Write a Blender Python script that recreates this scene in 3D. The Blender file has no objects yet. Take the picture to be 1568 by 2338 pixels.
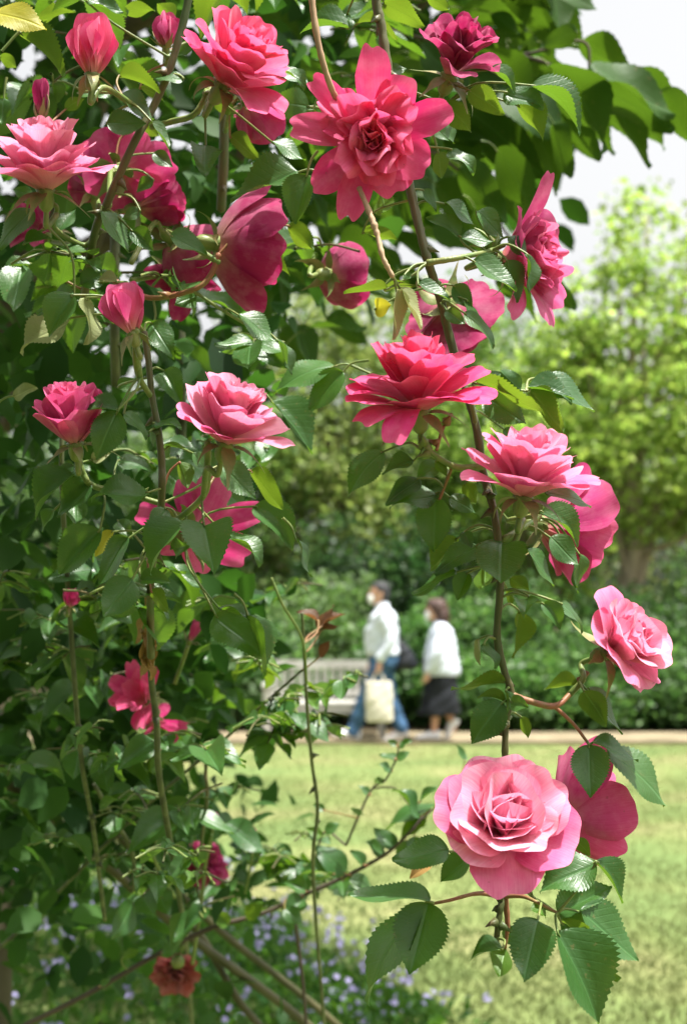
import bpy, math, random
import numpy as np
from mathutils import Vector, Matrix

# ------------------------------------------------------------------ camera, sky, sun, exposure
S = bpy.context.scene
COL = S.collection
F = 3247.0                      # focal length in pixels of a 1568 x 2338 copy of the photograph
CX, CY = 784.0, 1169.0
PITCH = math.atan(211 / F)
EYE = np.array([0.0, 0.0, 1.5])
RT = np.array([1.0, 0, 0])
FW = np.array([0, math.cos(PITCH), math.sin(PITCH)])
UP = np.array([0, -math.sin(PITCH), math.cos(PITCH)])
cam_d = bpy.data.cameras.new('camera')
cam = bpy.data.objects.new('camera', cam_d)
COL.objects.link(cam)
cam.location = EYE
cam.rotation_euler = (math.pi / 2 + PITCH, 0, 0)
cam_d.sensor_fit = 'VERTICAL'
cam_d.sensor_height = 36.0
cam_d.sensor_width = 24.15
cam_d.lens = 50.0
cam_d.clip_start = 0.05
cam_d.clip_end = 600
cam_d.dof.use_dof = True
cam_d.dof.focus_distance = 1.0
cam_d.dof.aperture_fstop = 8.5
cam_d.dof.aperture_blades = 7
S.camera = cam

SUN_DIR = Vector((0.26, -0.10, 0.95)).normalized()      # towards the sun
w = bpy.data.worlds.new('World')
S.world = w
w.use_nodes = True
nt = w.node_tree
nt.nodes.clear()
sky = nt.nodes.new('ShaderNodeTexSky')
sky.sky_type = 'NISHITA'
sky.sun_disc = False
sky.sun_elevation = math.asin(SUN_DIR.z)
sky.sun_rotation = math.atan2(SUN_DIR.x, SUN_DIR.y)
sky.air_density = 1.0
sky.dust_density = 6.0
sky.ozone_density = 1.0
hs = nt.nodes.new('ShaderNodeHueSaturation')
hs.inputs['Saturation'].default_value = 0.06
bg = nt.nodes.new('ShaderNodeBackground')
bg.inputs['Strength'].default_value = 0.13
wo = nt.nodes.new('ShaderNodeOutputWorld')
nt.links.new(sky.outputs[0], hs.inputs['Color'])
nt.links.new(hs.outputs[0], bg.inputs[0])
nt.links.new(bg.outputs[0], wo.inputs[0])
sun_d = bpy.data.lights.new('sun', 'SUN')
sun_d.energy = 5.0
sun_d.angle = math.radians(0.6)
sun_d.color = (1.0, 0.96, 0.90)
sun = bpy.data.objects.new('sun', sun_d)
COL.objects.link(sun)
sun.location = (6, 7, 20)
sun.rotation_euler = SUN_DIR.to_track_quat('Z', 'Y').to_euler()
S.view_settings.view_transform = 'Standard'
S.view_settings.look = 'None'
S.view_settings.gamma = 1.0
S.view_settings.exposure = 1.15
S.render.engine = 'CYCLES'
S.cycles.max_bounces = 8
S.cycles.transmission_bounces = 6
S.cycles.diffuse_bounces = 4
S.cycles.glossy_bounces = 2
S.cycles.use_denoising = True
S.cycles.sample_clamp_indirect = 6.0

rng = np.random.default_rng(11)


def P(x, y, d):
    """The point at depth d (metres along the camera's axis) behind pixel x, y of the 1568-wide photograph."""
    return EYE + d * (FW + RT * ((x - CX) / F) + UP * ((CY - y) / F))


def ground_at(x, y, z=0.0):
    v = FW + RT * ((x - CX) / F) + UP * ((CY - y) / F)
    return EYE + v * ((z - EYE[2]) / v[2])


def nrm(v):
    v = np.asarray(v, float)
    return v / max(1e-9, np.linalg.norm(v))


# ------------------------------------------------------------------ materials
def new_mat(name):
    m = bpy.data.materials.new(name)
    m.use_nodes = True
    n = m.node_tree
    n.nodes.clear()
    o = n.nodes.new('ShaderNodeOutputMaterial')
    return m, n, o


def node(n, t, **kw):
    nd = n.nodes.new(t)
    for k, v in kw.items():
        if k in nd.inputs:
            nd.inputs[k].default_value = v
        else:
            setattr(nd, k, v)
    return nd


def mixc(n, fac, a, b, blend='MIX'):
    """colour mix; a, b, fac are sockets or values"""
    m = n.nodes.new('ShaderNodeMix')
    m.data_type = 'RGBA'
    m.blend_type = blend
    for sock, val in ((m.inputs[0], fac), (m.inputs[6], a), (m.inputs[7], b)):
        if hasattr(val, 'is_linked'):
            n.links.new(val, sock)
        elif isinstance(val, (int, float)):
            sock.default_value = val
        else:
            sock.default_value = tuple(val) + (1,) if len(val) == 3 else val
    return m.outputs[2]


def math_n(n, op, a, b=None, c=None):
    m = n.nodes.new('ShaderNodeMath')
    m.operation = op
    for i, val in enumerate((a, b, c)):
        if val is None:
            continue
        if hasattr(val, 'is_linked'):
            n.links.new(val, m.inputs[i])
        else:
            m.inputs[i].default_value = val
    return m.outputs[0]


def plain(name, col, rough=0.7, spec=0.3, noise=0.0, nscale=20.0, bump=0.0, bscale=60.0):
    m, n, o = new_mat(name)
    b = node(n, 'ShaderNodeBsdfPrincipled', **{'Roughness': rough, 'Specular IOR Level': spec})
    b.inputs['Base Color'].default_value = tuple(col) + (1,)
    tc = node(n, 'ShaderNodeTexCoord')
    if noise:
        t = node(n, 'ShaderNodeTexNoise', Scale=nscale, Detail=4.0)
        n.links.new(tc.outputs['Object'], t.inputs['Vector'])
        r = node(n, 'ShaderNodeValToRGB')
        r.color_ramp.elements[0].position = 0.3
        r.color_ramp.elements[1].position = 0.7
        r.color_ramp.elements[0].color = tuple(c * (1 - noise) for c in col) + (1,)
        r.color_ramp.elements[1].color = tuple(min(1, c * (1 + noise)) for c in col) + (1,)
        n.links.new(t.outputs[0], r.inputs[0])
        n.links.new(r.outputs[0], b.inputs['Base Color'])
    if bump:
        t2 = node(n, 'ShaderNodeTexNoise', Scale=bscale, Detail=3.0)
        n.links.new(tc.outputs['Object'], t2.inputs['Vector'])
        bp = node(n, 'ShaderNodeBump', Strength=bump, Distance=0.01)
        n.links.new(t2.outputs[0], bp.inputs['Height'])
        n.links.new(bp.outputs[0], b.inputs['Normal'])
    n.links.new(b.outputs[0], o.inputs[0])
    return m


def petal_material():
    m, n, o = new_mat('petal')
    at = node(n, 'ShaderNodeAttribute', attribute_name='col')
    uv = node(n, 'ShaderNodeUVMap')
    mp = node(n, 'ShaderNodeMapping')
    mp.inputs['Scale'].default_value = (44, 2.6, 1)
    n.links.new(uv.outputs[0], mp.inputs[0])
    t = node(n, 'ShaderNodeTexNoise', Scale=1.0, Detail=3.0, Roughness=0.6)
    n.links.new(mp.outputs[0], t.inputs['Vector'])
    mr = node(n, 'ShaderNodeMapRange')
    mr.inputs[1].default_value = 0.3
    mr.inputs[2].default_value = 0.75
    n.links.new(t.outputs[0], mr.inputs[0])
    dark = mixc(n, 1.0, at.outputs['Color'], (0.91, 0.62, 0.76), 'MULTIPLY')
    c = mixc(n, mr.outputs[0], dark, at.outputs['Color'])
    tco = node(n, 'ShaderNodeTexCoord')
    bl = node(n, 'ShaderNodeTexNoise', Scale=70.0, Detail=4.0, Roughness=0.6)
    n.links.new(tco.outputs['Object'], bl.inputs['Vector'])
    br = node(n, 'ShaderNodeMapRange')
    br.inputs[1].default_value = 0.42
    br.inputs[2].default_value = 0.72
    n.links.new(bl.outputs[0], br.inputs[0])
    pale = mixc(n, 0.17, c, (0.95, 0.60, 0.72))
    c = mixc(n, br.outputs[0], c, pale)
    sk = node(n, 'ShaderNodeTexNoise', Scale=260.0, Detail=2.0)
    n.links.new(tco.outputs['Object'], sk.inputs['Vector'])
    c = mixc(n, math_n(n, 'MULTIPLY', math_n(n, 'GREATER_THAN', sk.outputs[0], 0.735), 0.4), c, (0.30, 0.10, 0.09))
    b = node(n, 'ShaderNodeBsdfPrincipled', **{'Roughness': 0.62, 'Specular IOR Level': 0.16})
    b.inputs['Sheen Weight'].default_value = 0.15
    n.links.new(c, b.inputs['Base Color'])
    bp = node(n, 'ShaderNodeBump', Strength=0.25, Distance=0.001)
    n.links.new(t.outputs[0], bp.inputs['Height'])
    n.links.new(bp.outputs[0], b.inputs['Normal'])
    tr = node(n, 'ShaderNodeBsdfTranslucent')
    g = node(n, 'ShaderNodeGamma', Gamma=1.15)
    n.links.new(c, g.inputs[0])
    n.links.new(g.outputs[0], tr.inputs[0])
    mx = node(n, 'ShaderNodeMixShader')
    mx.inputs[0].default_value = 0.42
    n.links.new(b.outputs[0], mx.inputs[1])
    n.links.new(tr.outputs[0], mx.inputs[2])
    n.links.new(mx.outputs[0], o.inputs[0])
    return m


def leaf_material(name, c1, c2, trans_col, rough=0.38, spec=0.5, tfac=0.35, veins=True):
    """leaf blade with midrib and side veins from its own uv; colour varies from leaf to leaf"""
    m, n, o = new_mat(name)
    oi = node(n, 'ShaderNodeObjectInfo')
    c = mixc(n, oi.outputs['Random'], c1, c2)
    uv = node(n, 'ShaderNodeUVMap')
    sx = node(n, 'ShaderNodeSeparateXYZ')
    n.links.new(uv.outputs[0], sx.inputs[0])
    ax = math_n(n, 'ABSOLUTE', math_n(n, 'SUBTRACT', sx.outputs[0], 0.5))
    mid = math_n(n, 'SMOOTH_MIN', math_n(n, 'MULTIPLY', ax, 22.0), 1.0, 0.3)
    ph = math_n(n, 'SUBTRACT', math_n(n, 'MULTIPLY', sx.outputs[1], 9.0), math_n(n, 'MULTIPLY', ax, 6.0))
    fr = math_n(n, 'ABSOLUTE', math_n(n, 'SUBTRACT', math_n(n, 'FRACT', ph), 0.5))
    side = math_n(n, 'MINIMUM', math_n(n, 'MULTIPLY', fr, 7.0), 1.0)
    tc = node(n, 'ShaderNodeTexCoord')
    nz = node(n, 'ShaderNodeTexNoise', Scale=5.0, Detail=4.0)
    n.links.new(tc.outputs['Object'], nz.inputs['Vector'])
    c = mixc(n, math_n(n, 'MULTIPLY', nz.outputs[0], 0.6), c, tuple(x * 1.6 for x in c1))
    sp = node(n, 'ShaderNodeTexNoise', Scale=13.0, Detail=3.0)
    n.links.new(tc.outputs['Object'], sp.inputs['Vector'])
    spot = math_n(n, 'MULTIPLY', math_n(n, 'GREATER_THAN', sp.outputs[0], 0.665), 0.55)
    c = mixc(n, spot, c, (0.16, 0.13, 0.05))
    vein = math_n(n, 'SUBTRACT', 1.0, mid)
    c = mixc(n, math_n(n, 'MULTIPLY', vein, 0.5), c, tuple(min(1, x * 2.6 + 0.03) for x in c1))
    c = mixc(n, math_n(n, 'MULTIPLY', math_n(n, 'SUBTRACT', 1.0, side), 0.10), c, tuple(x * 2.0 for x in c1))
    b = node(n, 'ShaderNodeBsdfPrincipled', **{'Roughness': rough, 'Specular IOR Level': spec})
    n.links.new(c, b.inputs['Base Color'])
    bp = node(n, 'ShaderNodeBump', Strength=0.3, Distance=0.003)
    hgt = math_n(n, 'ADD', math_n(n, 'MULTIPLY', side, 0.10), math_n(n, 'ADD', mid, math_n(n, 'MULTIPLY', nz.outputs[0], 0.8)))
    n.links.new(hgt, bp.inputs['Height'])
    n.links.new(bp.outputs[0], b.inputs['Normal'])
    tr = node(n, 'ShaderNodeBsdfTranslucent')
    tcn = mixc(n, math_n(n, 'MULTIPLY', vein, 0.5), trans_col, tuple(x * 0.7 for x in trans_col))
    n.links.new(tcn, tr.inputs[0])
    mx = node(n, 'ShaderNodeMixShader')
    mx.inputs[0].default_value = tfac
    n.links.new(b.outputs[0], mx.inputs[1])
    n.links.new(tr.outputs[0], mx.inputs[2])
    n.links.new(mx.outputs[0], o.inputs[0])
    return m


def cloud_material(name, rough=0.45, spec=0.35, tfac=0.4, gain=2.6, blue=0.5):
    """foliage mass: colour comes per leaf from the 'col' attribute"""
    m, n, o = new_mat(name)
    at = node(n, 'ShaderNodeAttribute', attribute_name='col')
    b = node(n, 'ShaderNodeBsdfPrincipled', **{'Roughness': rough, 'Specular IOR Level': spec})
    n.links.new(at.outputs['Color'], b.inputs['Base Color'])
    tr = node(n, 'ShaderNodeBsdfTranslucent')
    tc = mixc(n, 1.0, at.outputs['Color'], (gain, gain * 1.05, gain * blue), 'MULTIPLY')
    n.links.new(tc, tr.inputs[0])
    mx = node(n, 'ShaderNodeMixShader')
    mx.inputs[0].default_value = tfac
    n.links.new(b.outputs[0], mx.inputs[1])
    n.links.new(tr.outputs[0], mx.inputs[2])
    n.links.new(mx.outputs[0], o.inputs[0])
    return m


def stem_material(name, c1, c2, scale=40.0, rough=0.5, stretch=0.25, bump=0.3):
    m, n, o = new_mat(name)
    tc = node(n, 'ShaderNodeTexCoord')
    mp = node(n, 'ShaderNodeMapping')
    mp.inputs['Scale'].default_value = (1, 1, stretch)
    n.links.new(tc.outputs['Object'], mp.inputs[0])
    t = node(n, 'ShaderNodeTexNoise', Scale=scale, Detail=5.0, Roughness=0.6)
    n.links.new(mp.outputs[0], t.inputs['Vector'])
    r = node(n, 'ShaderNodeValToRGB')
    r.color_ramp.elements[0].position = 0.36
    r.color_ramp.elements[1].position = 0.64
    r.color_ramp.elements[0].color = tuple(c1) + (1,)
    r.color_ramp.elements[1].color = tuple(c2) + (1,)
    n.links.new(t.outputs[0], r.inputs[0])
    b = node(n, 'ShaderNodeBsdfPrincipled', **{'Roughness': rough, 'Specular IOR Level': 0.3})
    n.links.new(r.outputs[0], b.inputs['Base Color'])
    bp = node(n, 'ShaderNodeBump', Strength=bump, Distance=0.004)
    n.links.new(t.outputs[0], bp.inputs['Height'])
    n.links.new(bp.outputs[0], b.inputs['Normal'])
    n.links.new(b.outputs[0], o.inputs[0])
    return m


def lawn_material():
    m, n, o = new_mat('lawn_turf')
    tc = node(n, 'ShaderNodeTexCoord')
    t1 = node(n, 'ShaderNodeTexNoise', Scale=0.9, Detail=3.0, Roughness=0.5)
    t2 = node(n, 'ShaderNodeTexNoise', Scale=9.0, Detail=5.0)
    for t in (t1, t2):
        n.links.new(tc.outputs['Object'], t.inputs['Vector'])
    r = node(n, 'ShaderNodeValToRGB')
    e = r.color_ramp.elements
    e[0].position, e[0].color = 0.36, (0.10, 0.145, 0.045, 1)
    e[1].position, e[1].color = 0.66, (0.215, 0.20, 0.09, 1)
    k = e.new(0.5)
    k.color = (0.145, 0.175, 0.058, 1)
    n.links.new(t1.outputs[0], r.inputs[0])
    c = mixc(n, math_n(n, 'MULTIPLY', t2.outputs[0], 0.5), r.outputs[0], (0.125, 0.17, 0.065))
    b = node(n, 'ShaderNodeBsdfPrincipled', **{'Roughness': 0.9, 'Specular IOR Level': 0.1})
    n.links.new(c, b.inputs['Base Color'])
    n.links.new(b.outputs[0], o.inputs[0])
    return m


M = {}
M['petal'] = petal_material()
M['rose_leaf'] = leaf_material('rose_leaf', (0.022, 0.072, 0.016), (0.056, 0.128, 0.030), (0.15, 0.30, 0.015), 0.40, 0.55, 0.30)
M['young_leaf'] = leaf_material('young_leaf', (0.050, 0.12, 0.014), (0.085, 0.15, 0.02), (0.17, 0.27, 0.015), 0.45, 0.35, 0.40)
M['pale_leaf'] = leaf_material('pale_leaf', (0.20, 0.23, 0.10), (0.25, 0.26, 0.12), (0.28, 0.32, 0.10), 0.55, 0.3, 0.3)
M['red_leaf'] = leaf_material('red_leaf', (0.075, 0.035, 0.016), (0.10, 0.05, 0.02), (0.20, 0.08, 0.025), 0.5, 0.3, 0.4)
M['yellow_leaf'] = leaf_material('yellow_leaf', (0.26, 0.25, 0.02), (0.30, 0.28, 0.03), (0.55, 0.50, 0.03), 0.5, 0.3, 0.45)
M['broad_leaf'] = leaf_material('broad_leaf', (0.020, 0.058, 0.008), (0.038, 0.088, 0.012), (0.075, 0.15, 0.008), 0.55, 0.2, 0.40)
M['dry_leaf'] = leaf_material('dry_leaf', (0.22, 0.13, 0.04), (0.30, 0.19, 0.07), (0.3, 0.18, 0.05), 0.7, 0.2, 0.25)
M['cloud'] = cloud_material('foliage', .6, .18, .36, 2.6, .4)
M['cloud_far'] = cloud_material('far_foliage', 0.5, 0.4, 0.42, 2.0, .8)
M['floret'] = cloud_material('floret', 0.6, 0.2, 0.3, 1.0, 1.0)
M['grass'] = cloud_material('grass_blade', 0.6, 0.25, 0.35, 1.4, .9)
M['cane'] = stem_material('rose_cane_skin', (0.06, 0.09, 0.028), (0.115, 0.085, 0.042), 60, 0.42)
M['cane_dark'] = stem_material('old_cane_skin', (0.05, 0.055, 0.03), (0.13, 0.15, 0.06), 70, 0.5)
M['green_stem'] = stem_material('green_stem', (0.11, 0.18, 0.045), (0.20, 0.22, 0.07), 90, 0.42)
M['red_stem'] = stem_material('reddish_stem', (0.20, 0.16, 0.05), (0.27, 0.10, 0.06), 60, 0.45)
M['sepal'] = stem_material('sepal', (0.14, 0.21, 0.06), (0.26, 0.20, 0.09), 80, 0.5)
M['twig'] = stem_material('woody_twig', (0.30, 0.19, 0.11), (0.45, 0.31, 0.19), 50, 0.7)
M['bark'] = stem_material('bark', (0.045, 0.035, 0.025), (0.12, 0.095, 0.065), 9, 0.85, 0.3, 0.8)
M['pale_bark'] = stem_material('pale_bark', (0.22, 0.18, 0.12), (0.34, 0.29, 0.2), 7, 0.85, 0.3, 0.6)
M['stake'] = stem_material('green_stake', (0.045, 0.045, 0.018), (0.085, 0.078, 0.034), 14, 0.5, 0.2, 0.3)
M['timber'] = stem_material('bench_timber', (0.38, 0.37, 0.33), (0.52, 0.51, 0.47), 8, 0.75, 1.0, 0.3)
M['lawn'] = lawn_material()
M['path'] = plain('path_earth', (0.20, 0.165, 0.105), 0.95, 0.1, 0.25, 3.0)
M['soil'] = plain('soil', (0.045, 0.035, 0.02), 0.95, 0.1, 0.4, 5.0, 0.6, 9.0)
M['post'] = stem_material('weathered_post', (0.07, 0.06, 0.04), (0.13, 0.11, 0.075), 12, 0.8, 0.2, 0.5)


# ------------------------------------------------------------------ mesh helpers
def link(o, parent=None, ploc=None):
    COL.objects.link(o)
    if parent is not None:
        o.parent = parent
    return o


def tag(o, label=None, cat=None, group=None, kind=None):
    for k, v in (('label', label), ('category', cat), ('group', group), ('kind', kind)):
        if v:
            o[k] = v
    return o


def thing(name, loc, label, cat, group=None):
    o = bpy.data.objects.new(name, None)
    o.empty_display_size = 0.05
    o.location = loc
    link(o)
    return tag(o, label, cat, group)


def under(o, parent):
    """parent o, keeping the coordinates it was built in (world)"""
    o.parent = parent
    inv = Matrix.Identity(4)
    p = parent
    mats = []
    while p is not None:
        mats.append(p)
        p = p.parent
    world = Matrix.Identity(4)
    for q in reversed(mats):
        world = world @ q.matrix_parent_inverse @ q.matrix_basis
    o.matrix_parent_inverse = world.inverted()
    return o


def mesh_obj(name, V, Fc, mat, parent=None, smooth=True, col=None, uv=None, frame=None):
    me = bpy.data.meshes.new(name)
    me.from_pydata([tuple(map(float, v)) for v in V], [], [tuple(int(i) for i in f) for f in Fc])
    finish(me, mat, smooth, col, uv)
    o = bpy.data.objects.new(name, me)
    COL.objects.link(o)
    if frame is not None:
        o.matrix_basis = frame
    if parent is not None:
        under(o, parent)
    return o


def finish(me, mat, smooth=True, col=None, uv=None):
    if mat is not None:
        me.materials.append(mat)
    if smooth:
        me.polygons.foreach_set('use_smooth', np.ones(len(me.polygons), bool))
    if col is not None:
        a = me.attributes.new('col', 'FLOAT_COLOR', 'POINT')
        c = np.ones((len(me.vertices), 4), np.float32)
        c[:, :3] = col
        a.data.foreach_set('color', c.ravel())
    if uv is not None:
        l = me.uv_layers.new(name='UVMap')
        idx = np.zeros(len(me.loops), np.int32)
        me.loops.foreach_get('vertex_index', idx)
        l.data.foreach_set('uv', np.asarray(uv, np.float32)[idx].ravel())
    me.update()


def grid_faces(nu, nv, closed=False):
    out = []
    for j in range(nv - 1):
        for i in range(nu if closed else nu - 1):
            a = j * nu + i
            b = j * nu + (i + 1) % nu
            out.append((a, b, b + nu, a + nu))
    return out


def smooth_path(pts, n=8):
    """Catmull-Rom through the points"""
    pts = [np.asarray(p, float) for p in pts]
    if len(pts) < 3:
        return [pts[0] + (pts[-1] - pts[0]) * t for t in np.linspace(0, 1, n)]
    q = [2 * pts[0] - pts[1]] + pts + [2 * pts[-1] - pts[-2]]
    out = []
    for i in range(1, len(q) - 2):
        p0, p1, p2, p3 = q[i - 1:i + 3]
        for t in np.linspace(0, 1, n, endpoint=False):
            out.append(0.5 * ((2 * p1) + (-p0 + p2) * t + (2 * p0 - 5 * p1 + 4 * p2 - p3) * t * t + (-p0 + 3 * p1 - 3 * p2 + p3) * t ** 3))
    out.append(pts[-1])
    return out


def tube_vf(path, radii, sides=8, caps=True, squash=None, knots=0.0, seed=0):
    """closed tube along a path"""
    path = np.asarray(path, float)
    n = len(path)
    radii = np.interp(np.linspace(0, 1, n), np.linspace(0, 1, len(radii)), radii) if np.ndim(radii) else np.full(n, radii)
    r2 = np.random.default_rng(seed)
    if knots:
        radii = radii * (1 + knots * r2.uniform(-1, 1, n))
    T = np.gradient(path, axis=0)
    T /= np.maximum(1e-9, np.linalg.norm(T, axis=1))[:, None]
    ref = np.array([0, 0, 1.0]) if abs(T[0][2]) < 0.9 else np.array([0, 1.0, 0])
    nn = nrm(np.cross(T[0], ref))
    V = []
    for i in range(n):
        nn = nrm(nn - T[i] * np.dot(nn, T[i]))
        bb = np.cross(T[i], nn)
        for k in range(sides):
            a = 2 * math.pi * k / sides
            s1, s2 = (1, 1) if squash is None else squash
            V.append(path[i] + radii[i] * (s1 * math.cos(a) * nn + s2 * math.sin(a) * bb))
    Fc = grid_faces(sides, n, True)
    if caps:
        V.append(path[0] - T[0] * radii[0] * 0.6)
        V.append(path[-1] + T[-1] * radii[-1] * 0.6)
        a, b = len(V) - 2, len(V) - 1
        for k in range(sides):
            Fc.append((a, (k + 1) % sides, k))
            Fc.append((b, (n - 1) * sides + k, (n - 1) * sides + (k + 1) % sides))
    return V, Fc


def join(parts):
    V, Fc = [], []
    for v, f in parts:
        o = len(V)
        V.extend(v)
        Fc.extend([tuple(i + o for i in q) for q in f])
    return V, Fc


def box_vf(x0, x1, y0, y1, z0, z1):
    V = [(x, y, z) for z in (z0, z1) for y in (y0, y1) for x in (x0, x1)]
    return V, [(0, 2, 3, 1), (4, 5, 7, 6), (0, 1, 5, 4), (2, 6, 7, 3), (0, 4, 6, 2), (1, 3, 7, 5)]


# template leaf for masses: 11 points, folded along the midrib
LT = np.array([(0, 0, 0), (-.36, .22, .05), (.36, .22, .05), (-.5, .47, .06), (.5, .47, .06), (-.32, .77, .02), (.32, .77, .02),
               (0, 1, -.12), (0, .22, 0), (0, .47, 0), (0, .77, -.05)])
LF = [(0, 8, 1), (0, 2, 8), (8, 9, 3, 1), (2, 4, 9, 8), (9, 10, 5, 3), (4, 6, 10, 9), (10, 7, 5), (6, 7, 10)]
DT = np.array([(0, 0, 0), (-.5, .45, .08), (0, 1, -.1), (.5, .45, .08)])
DF = [(0, 3, 2), (0, 2, 1)]


def perp(dirs, hint):
    n = hint - dirs * np.sum(hint * dirs, 1)[:, None]
    return n / np.maximum(1e-6, np.linalg.norm(n, axis=1))[:, None]


def cloud(name, B, D, N, L, W, C, mat, parent=None, near=False):
    """one mesh of many single leaves: base B, direction D, normal N, length L, width W, colour C"""
    Tm, Fm = (LT, LF) if near else (DT, DF)
    k = len(B)
    D = D / np.linalg.norm(D, axis=1)[:, None]
    N = perp(D, N)
    X = np.cross(D, N)
    V = (B[:, None, :] + X[:, None, :] * (Tm[None, :, 0:1] * W[:, None, None]) + D[:, None, :] * (Tm[None, :, 1:2] * L[:, None, None])
         + N[:, None, :] * (Tm[None, :, 2:3] * L[:, None, None]))
    nvt = len(Tm)
    flat = np.array([i for f in Fm for i in f], np.int32)
    tot = np.array([len(f) for f in Fm], np.int32)
    loops = (flat[None, :] + (np.arange(k, dtype=np.int32) * nvt)[:, None]).ravel()
    totals = np.tile(tot, k)
    starts = np.concatenate(([0], np.cumsum(totals)[:-1])).astype(np.int32)
    me = bpy.data.meshes.new(name)
    me.vertices.add(k * nvt)
    me.vertices.foreach_set('co', V.astype(np.float32).ravel())
    me.loops.add(len(loops))
    me.loops.foreach_set('vertex_index', loops.astype(np.int32))
    me.polygons.add(len(totals))
    me.polygons.foreach_set('loop_start', starts)
    me.polygons.foreach_set('loop_total', totals)
    me.update(calc_edges=True)
    finish(me, mat, near, np.repeat(C, nvt, 0))
    o = bpy.data.objects.new(name, me)
    COL.objects.link(o)
    if parent is not None:
        under(o, parent)
    return o


def rand_dirs(n, up=0.0, sd=None):
    g = (sd or rng).normal(size=(n, 3))
    g[:, 2] += up
    return g / np.linalg.norm(g, axis=1)[:, None]


def mixcol(a, b, n, sd=None, dev=0.15):
    t = (sd or rng).uniform(0, 1, (n, 1))
    c = np.asarray(a)[None] * (1 - t) + np.asarray(b)[None] * t
    return c * (1 + (sd or rng).normal(0, dev, (n, 1)).clip(-.4, .5))


# ------------------------------------------------------------------ ground
def sheet(name, x0, x1, y0, y1, z, mat, nx=2, ny=2, kind='structure', bumpy=0.0):
    xs, ys = np.linspace(x0, x1, nx), np.linspace(y0, y1, ny)
    V = [(x, y, z + (bumpy * math.sin(x * 3.1 + y) * math.cos(y * 2.3 - x) if bumpy else 0)) for y in ys for x in xs]
    o = mesh_obj(name, V, grid_faces(nx, ny), mat)
    return tag(o, kind=kind)


sheet('ground', -300, 300, -60, 400, -0.03, M['soil'])
sheet('lawn', -60, 60, -4, 15.5, 0.0, M['lawn'], 40, 30, bumpy=0.012)
sheet('path', -60, 60, 15.5, 16.75, 0.012, M['path'])
o = mesh_obj('lawn_edging', *box_vf(-60, 60, 15.46, 15.5, -0.02, 0.03), M['path'], smooth=False)
tag(o, kind='structure')


def grass():
    n = 90000
    y = 4.2 + (15.44 - 4.2) * rng.uniform(0, 1, n) ** 1.4
    x = (rng.uniform(-0.29, 0.29, n)) * y
    B = np.stack([x, y, np.full(n, -0.005)], 1)
    D = rand_dirs(n, 1.6)
    patch = np.sin(x * 1.7 + 1.3 * np.sin(y * 1.1)) * np.cos(y * 1.3 + np.sin(x * 2.1)) + rng.normal(0, .2, n)
    t = np.clip(0.30 + 0.3 * patch, 0, 1)[:, None]
    C = np.array([[0.105, 0.148, 0.043]]) * (1 - t) + np.array([[0.215, 0.205, 0.085]]) * t
    C *= 1 + rng.normal(0, .05, (n, 1))
    L = rng.uniform(0.02, 0.04, n)
    o = cloud('grass_blades', B, D, rand_dirs(n), L, L * 0.16 + 0.002, C, M['grass'])
    tag(o, 'short mown lawn grass with dry straw-coloured patches', 'grass', kind='stuff')


grass()


# ------------------------------------------------------------------ background trees and shrubs
def crown_leaves(name, blobs, per, clump_r, leaf, c1, c2, parent, mat, seed, up=0.5, shell=0.55, aspect=0.7):
    sd = np.random.default_rng(seed)
    Bs = []
    for (cx, cy, cz, rx, ry, rz, ncl) in blobs:
        v = rand_dirs(ncl, 0, sd) * (shell + (1 - shell) * sd.uniform(0, 1, (ncl, 1)) ** 0.6)
        c = v * np.array([rx, ry, rz]) + np.array([cx, cy, cz])
        pts = np.repeat(c, per, 0) + sd.normal(0, clump_r, (ncl * per, 3)) * np.array([1, 1, 0.6])
        Bs.append(pts)
    B = np.concatenate(Bs)
    B = B[B[:, 2] > 0.02]
    n = len(B)
    D = rand_dirs(n, -0.25, sd)
    N = rand_dirs(n, up * 2, sd)
    L = leaf * sd.uniform(0.6, 1.35, n)
    return cloud(name, B, D, N, L, L * aspect, mixcol(c1, c2, n, sd, .22) * .82, mat, parent)


def trunk_vf(base, top, r0, r1, seed, limbs=()):
    sd = np.random.default_rng(seed)
    base, top = np.asarray(base, float), np.asarray(top, float)
    pts = [base + (top - base) * t + np.array([sd.normal(0, .05), sd.normal(0, .05), 0]) * (0 < t < 1) * np.linalg.norm(top - base) * .3 for t in np.linspace(0, 1, 6)]
    parts = [tube_vf(smooth_path(pts, 4), [r0, r0 * .8, r1], 9, knots=.06, seed=seed)]
    for (t, end, r) in limbs:
        end = np.asarray(end, float)
        s = base + (top - base) * t
        mid = (s + end) / 2 + np.array([0, 0, -0.06 * np.linalg.norm(end - s)]) + sd.normal(0, .04, 3)
        parts.append(tube_vf(smooth_path([s, mid, end], 5), [r, r * .7, r * .25], 7, knots=.05, seed=seed))
    return join(parts)


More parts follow.
